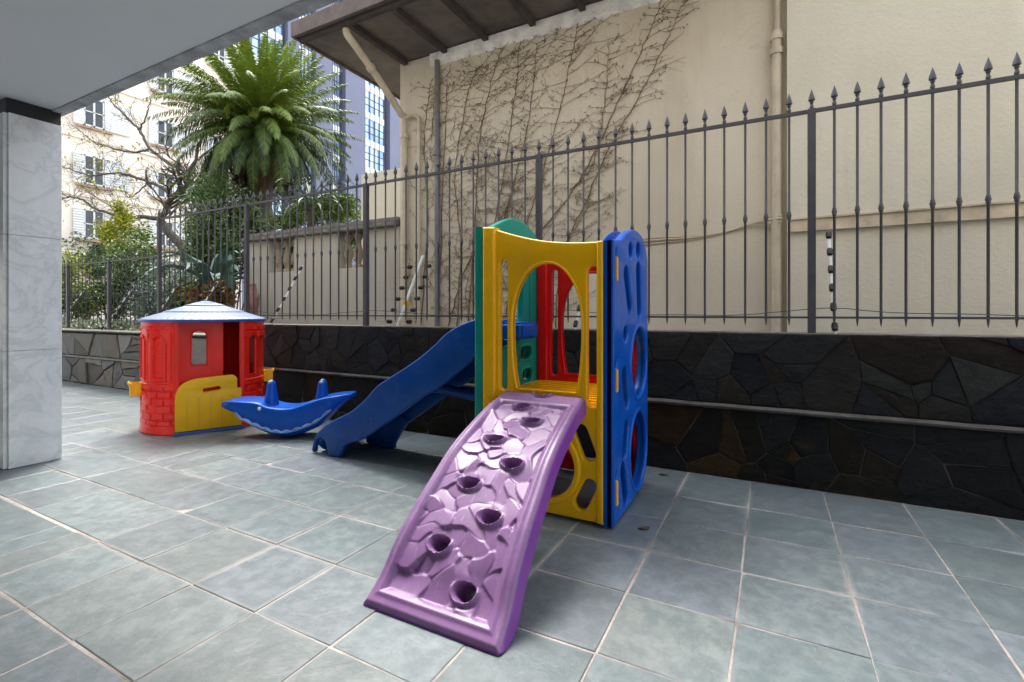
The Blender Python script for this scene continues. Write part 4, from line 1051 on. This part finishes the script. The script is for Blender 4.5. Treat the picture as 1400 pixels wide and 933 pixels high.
# ------------------------------------------------------------------ playhouse
def playhouse():
    C = (-5.46, 3.14); RR = .56; ZT = 1.135; A0 = R(-25.5)
    t = empty('playhouse', (C[0], C[1], 0), A0, label='round red plastic playhouse with pale blue cone roof and yellow half door', cat='playhouse')
    def brick(aa, z):                               # relief in metres from arc length and height
        h = 0.0
        if z < .09 or z > 1.06: h = .006
        elif z < .46 or (z > .92):
            row = math.floor(z / .072); u = (aa / .15 + (.5 if row % 2 else 0)) % 1; w_ = z / .072 % 1
            rnd_ = noise.noise((row * 7.3, math.floor(aa / .15 + (.5 if row % 2 else 0)) * 3.1, 0))
            if rnd_ > -.35 and .06 < u < .94 and .10 < w_ < .90: h = .014
        elif .46 <= z < .50: h = .012
        return h
    def shell(name, a0, a1, windows, relief=True, slots=()):
        na, nz = int((a1 - a0) * RR / .0075), 150; V = []; rows = []
        keep = []
        for i in range(na + 1):
            a = a0 + (a1 - a0) * i / na; row = []; s_ = (a - a0) * RR
            for k in range(nz + 1):
                z = .004 + (ZT - .004) * k / nz; h = brick(s_, z) if relief else (.004 if z < .06 or (.44 < z < .48) else 0)
                for (wa, wz0, wz1, ww, depth) in slots:          # arched shutter relief
                    da = abs(a - wa) * RR; zz = wz1 - (ww - math.sqrt(max(0, ww * ww - da * da))) if da < ww else 0
                    if da < ww and wz0 < z < zz:
                        inn = min(ww - da, z - wz0, zz - z); h = .016 if inn < .02 else -.004 + .007 * abs(math.sin(z * 150)) ** .5 * (1 if inn > .03 else 0)
                    elif da < ww + .05 and wz0 - .03 < z < wz1 + .06: h = .003
                r = RR + h + .02 * max(0, (.12 - z) / .12); row.append((C[0] + r * math.cos(a) - t.location.x, C[1] + r * math.sin(a) - t.location.y, z))
            rows.append(row)
        m = MB().grid(rows); nzk = nz + 1; F_ = []
        for f in m.f:
            i, k = divmod(f[0], nzk); a = a0 + (a1 - a0) * (i + .5) / na; z = .004 + (ZT - .004) * (k + .5) / nz; drop = False
            for (wa, wz0, wz1, ww) in windows:
                da = abs(a - wa) * RR
                if da < ww and wz0 < z < wz1 - (ww - math.sqrt(max(0, ww * ww - da * da))): drop = True
            if not drop: F_.append(f)
        m.f = F_; o = m.build(name, M_housered, t, smooth=40)
        md = o.modifiers.new('thick', 'SOLIDIFY'); md.thickness = .035; md.offset = -1
        return o
    # openings: door faces +X; brick quarters on the -Y and +Y sides; window in the far (-X) wall
    hd = R(30.5)
    shell('brick_wall', R(-150), -hd, [], slots=[(R(-49), .53, .98, .085, 0), (R(-78), .53, .98, .075, 0)])
    shell('brick_wall', hd, R(150), [(R(46), .55, .96, .055)])
    shell('rear_wall', R(150), R(210), [(R(183), .56, 1.04, .11)], relief=False)
    win = [(-.152, .675), (-.026, .675)] + [(-.026 - .063 * (1 - math.cos(q)), .955 + .06 * math.sin(q)) for q in np.linspace(0, math.pi, 14)]
    fr = [(-.166, .661), (-.012, .661)] + [(-.012 - .077 * (1 - math.cos(q)), .955 + .074 * math.sin(q)) for q in np.linspace(0, math.pi, 14)]
    fw = shapes('front_wall', [([[(-.375, .01), (.125, .01), (.125, 1.132), (-.375, 1.132)], win], .035, .008, MY(.385)), ([fr, win], .05, .006, MY(.385)), ([[(-.34, .50), (.115, .50), (.115, .52), (-.34, .52)]], .045, .006, MY(.385))], M_housered, t)
    # door jamb strips
    for sg in (-1, 1):
        a = sg * hd; x, y = RR * math.cos(a), RR * math.sin(a)
        MB().box(x - .06, x + .012, y - .02, y + .02, .004, ZT).build('door_post', M_housered, t, bevel=.008, smooth=40)
    # yellow half door
    X0 = RR * math.cos(hd) + .018
    do = [(q * .66, z) for q, z in [(-.45, .03), (.42, .03), (.42, .42), (.36, .42), (.36, .51)] + smooth_pts([(.355, .525), (.32, .55), (.25, .56), (-.16, .545), (-.30, .52), (-.40, .47), (-.445, .39), (-.45, .30)], 4)]
    hs_ = slot(-.05, .425, .07, .437, .018)
    d = shapes('half_door', [([do, hs_], .04, .008, MY(X0)), ([slot(-.05, .425, .07, .437, .028), hs_], .05, .006, MY(X0))], M_yellow, t)
    q = MB()
    for y in (-.20, -.10, .0, .10, .19): q.box(X0 + .018, X0 + .0225, y - .002, y + .002, .05, .36)
    q.build('plank_groove', mat('dark_yellow_plastic', (.60, .30, .004), .4, .1, 4), d)
    MB().box(X0 - .02, X0 + .05, -.31, .31, .002, .026).build('door_sill', M_rimblue, t, bevel=.006, smooth=40)
    # roof: radial grooves and stepped rings
    rows = []; prof = [(0.0, 1.332), (.05, 1.328), (.23, 1.284), (.24, 1.275), (.46, 1.216), (.47, 1.207), (.69, 1.148), (.715, 1.135)]
    rr = [p[0] for p in prof]; zz = [p[1] for p in prof]
    for i in range(90):
        r = .715 * i / 89; row = []
        z0 = float(np.interp(r, rr, zz))
        for j in range(288):
            a = 2 * math.pi * j / 288; N = 48; ph = (j / 288 * N + (.5 if r > .21 and r < .42 else 0)) % 1; g = .003 * math.exp(-((ph - .5) / .09) ** 2) if r > .07 else 0
            sc = .010 * abs(math.sin(a * N / 2)) if r > .66 else 0
            row.append((r * .815 * math.cos(a), r * .815 * math.sin(a), z0 - g - sc * .3))
        rows.append(row)
    ro = MB().grid(rows, wrap=True).build('roof', M_roofblue, t, smooth=50, merge=1e-5)
    md = ro.modifiers.new('thick', 'SOLIDIFY'); md.thickness = .012; md.offset = -1
    for r_, z_ in ((.193, 1.279), (.379, 1.211)):
        MB().lathe([(r_ - .004, z_ + .002), (r_, z_ + .0045), (r_ + .005, z_ + .001), (r_ + .005, z_ - .006), (r_ - .004, z_ - .004)], n=96).build('roof_ring', M_rimblue, ro, smooth=60)
    MB().lathe([(.50, 1.112), (.585, 1.108), (.592, 1.118), (.588, 1.134), (.580, 1.137), (.50, 1.128)], n=64).build('roof_rim', M_rimblue, ro, smooth=50)
    # yellow planter boxes
    for a, bz in ((R(-86), -.005), (R(80), .05)):
        M = Matrix.Translation((0, 0, 0)) @ Matrix.Rotation(a, 4, 'Z')
        q = MB(); x0, x1 = RR + .004, RR + .098
        for bx in ((x0, x1, -.075, .075, .37, .385), (x0, x0 + .015, -.075, .075, .386, .50), (x1 - .015, x1, -.075, .075, .386, .50), (x0 + .016, x1 - .016, -.075, -.06, .386, .50), (x0 + .016, x1 - .016, .06, .075, .386, .50), (x1 - .001, x1 + .014, -.082, .082, .48, .51)): q.box(*bx[:4], bx[4] + bz, bx[5] + bz, M=M)
        q.build('planter_box', M_yellow, t, bevel=.004, smooth=40)
playhouse()

# ------------------------------------------------------------------ small litter on the paving
for (x, y, r, lab) in ((-.62, 2.72, .03, 'dry curled leaf on the paving in front of the blue panel'), (-.70, 3.70, .035, 'small brown leaf against the wall foot beside the blue panel')):
    V = []; 
    for i in range(7):
        k = i / 6; w_ = r * .5 * math.sin(math.pi * (.08 + .88 * k)); V.append([(x + (k - .5) * 2 * r, y - w_ + .01 * k, .004 + .010 * (1 - abs(2 * k - 1))), (x + (k - .5) * 2 * r, y + .01 * k, .003 + .004 * k), (x + (k - .5) * 2 * r, y + w_ + .01 * k, .006 + .012 * k)])
    tag(MB().grid(V).build('dry_leaf', mat('dry_leaf_brown', (.10, .065, .04), .9, .3, 30), smooth=60), lab, 'leaf')
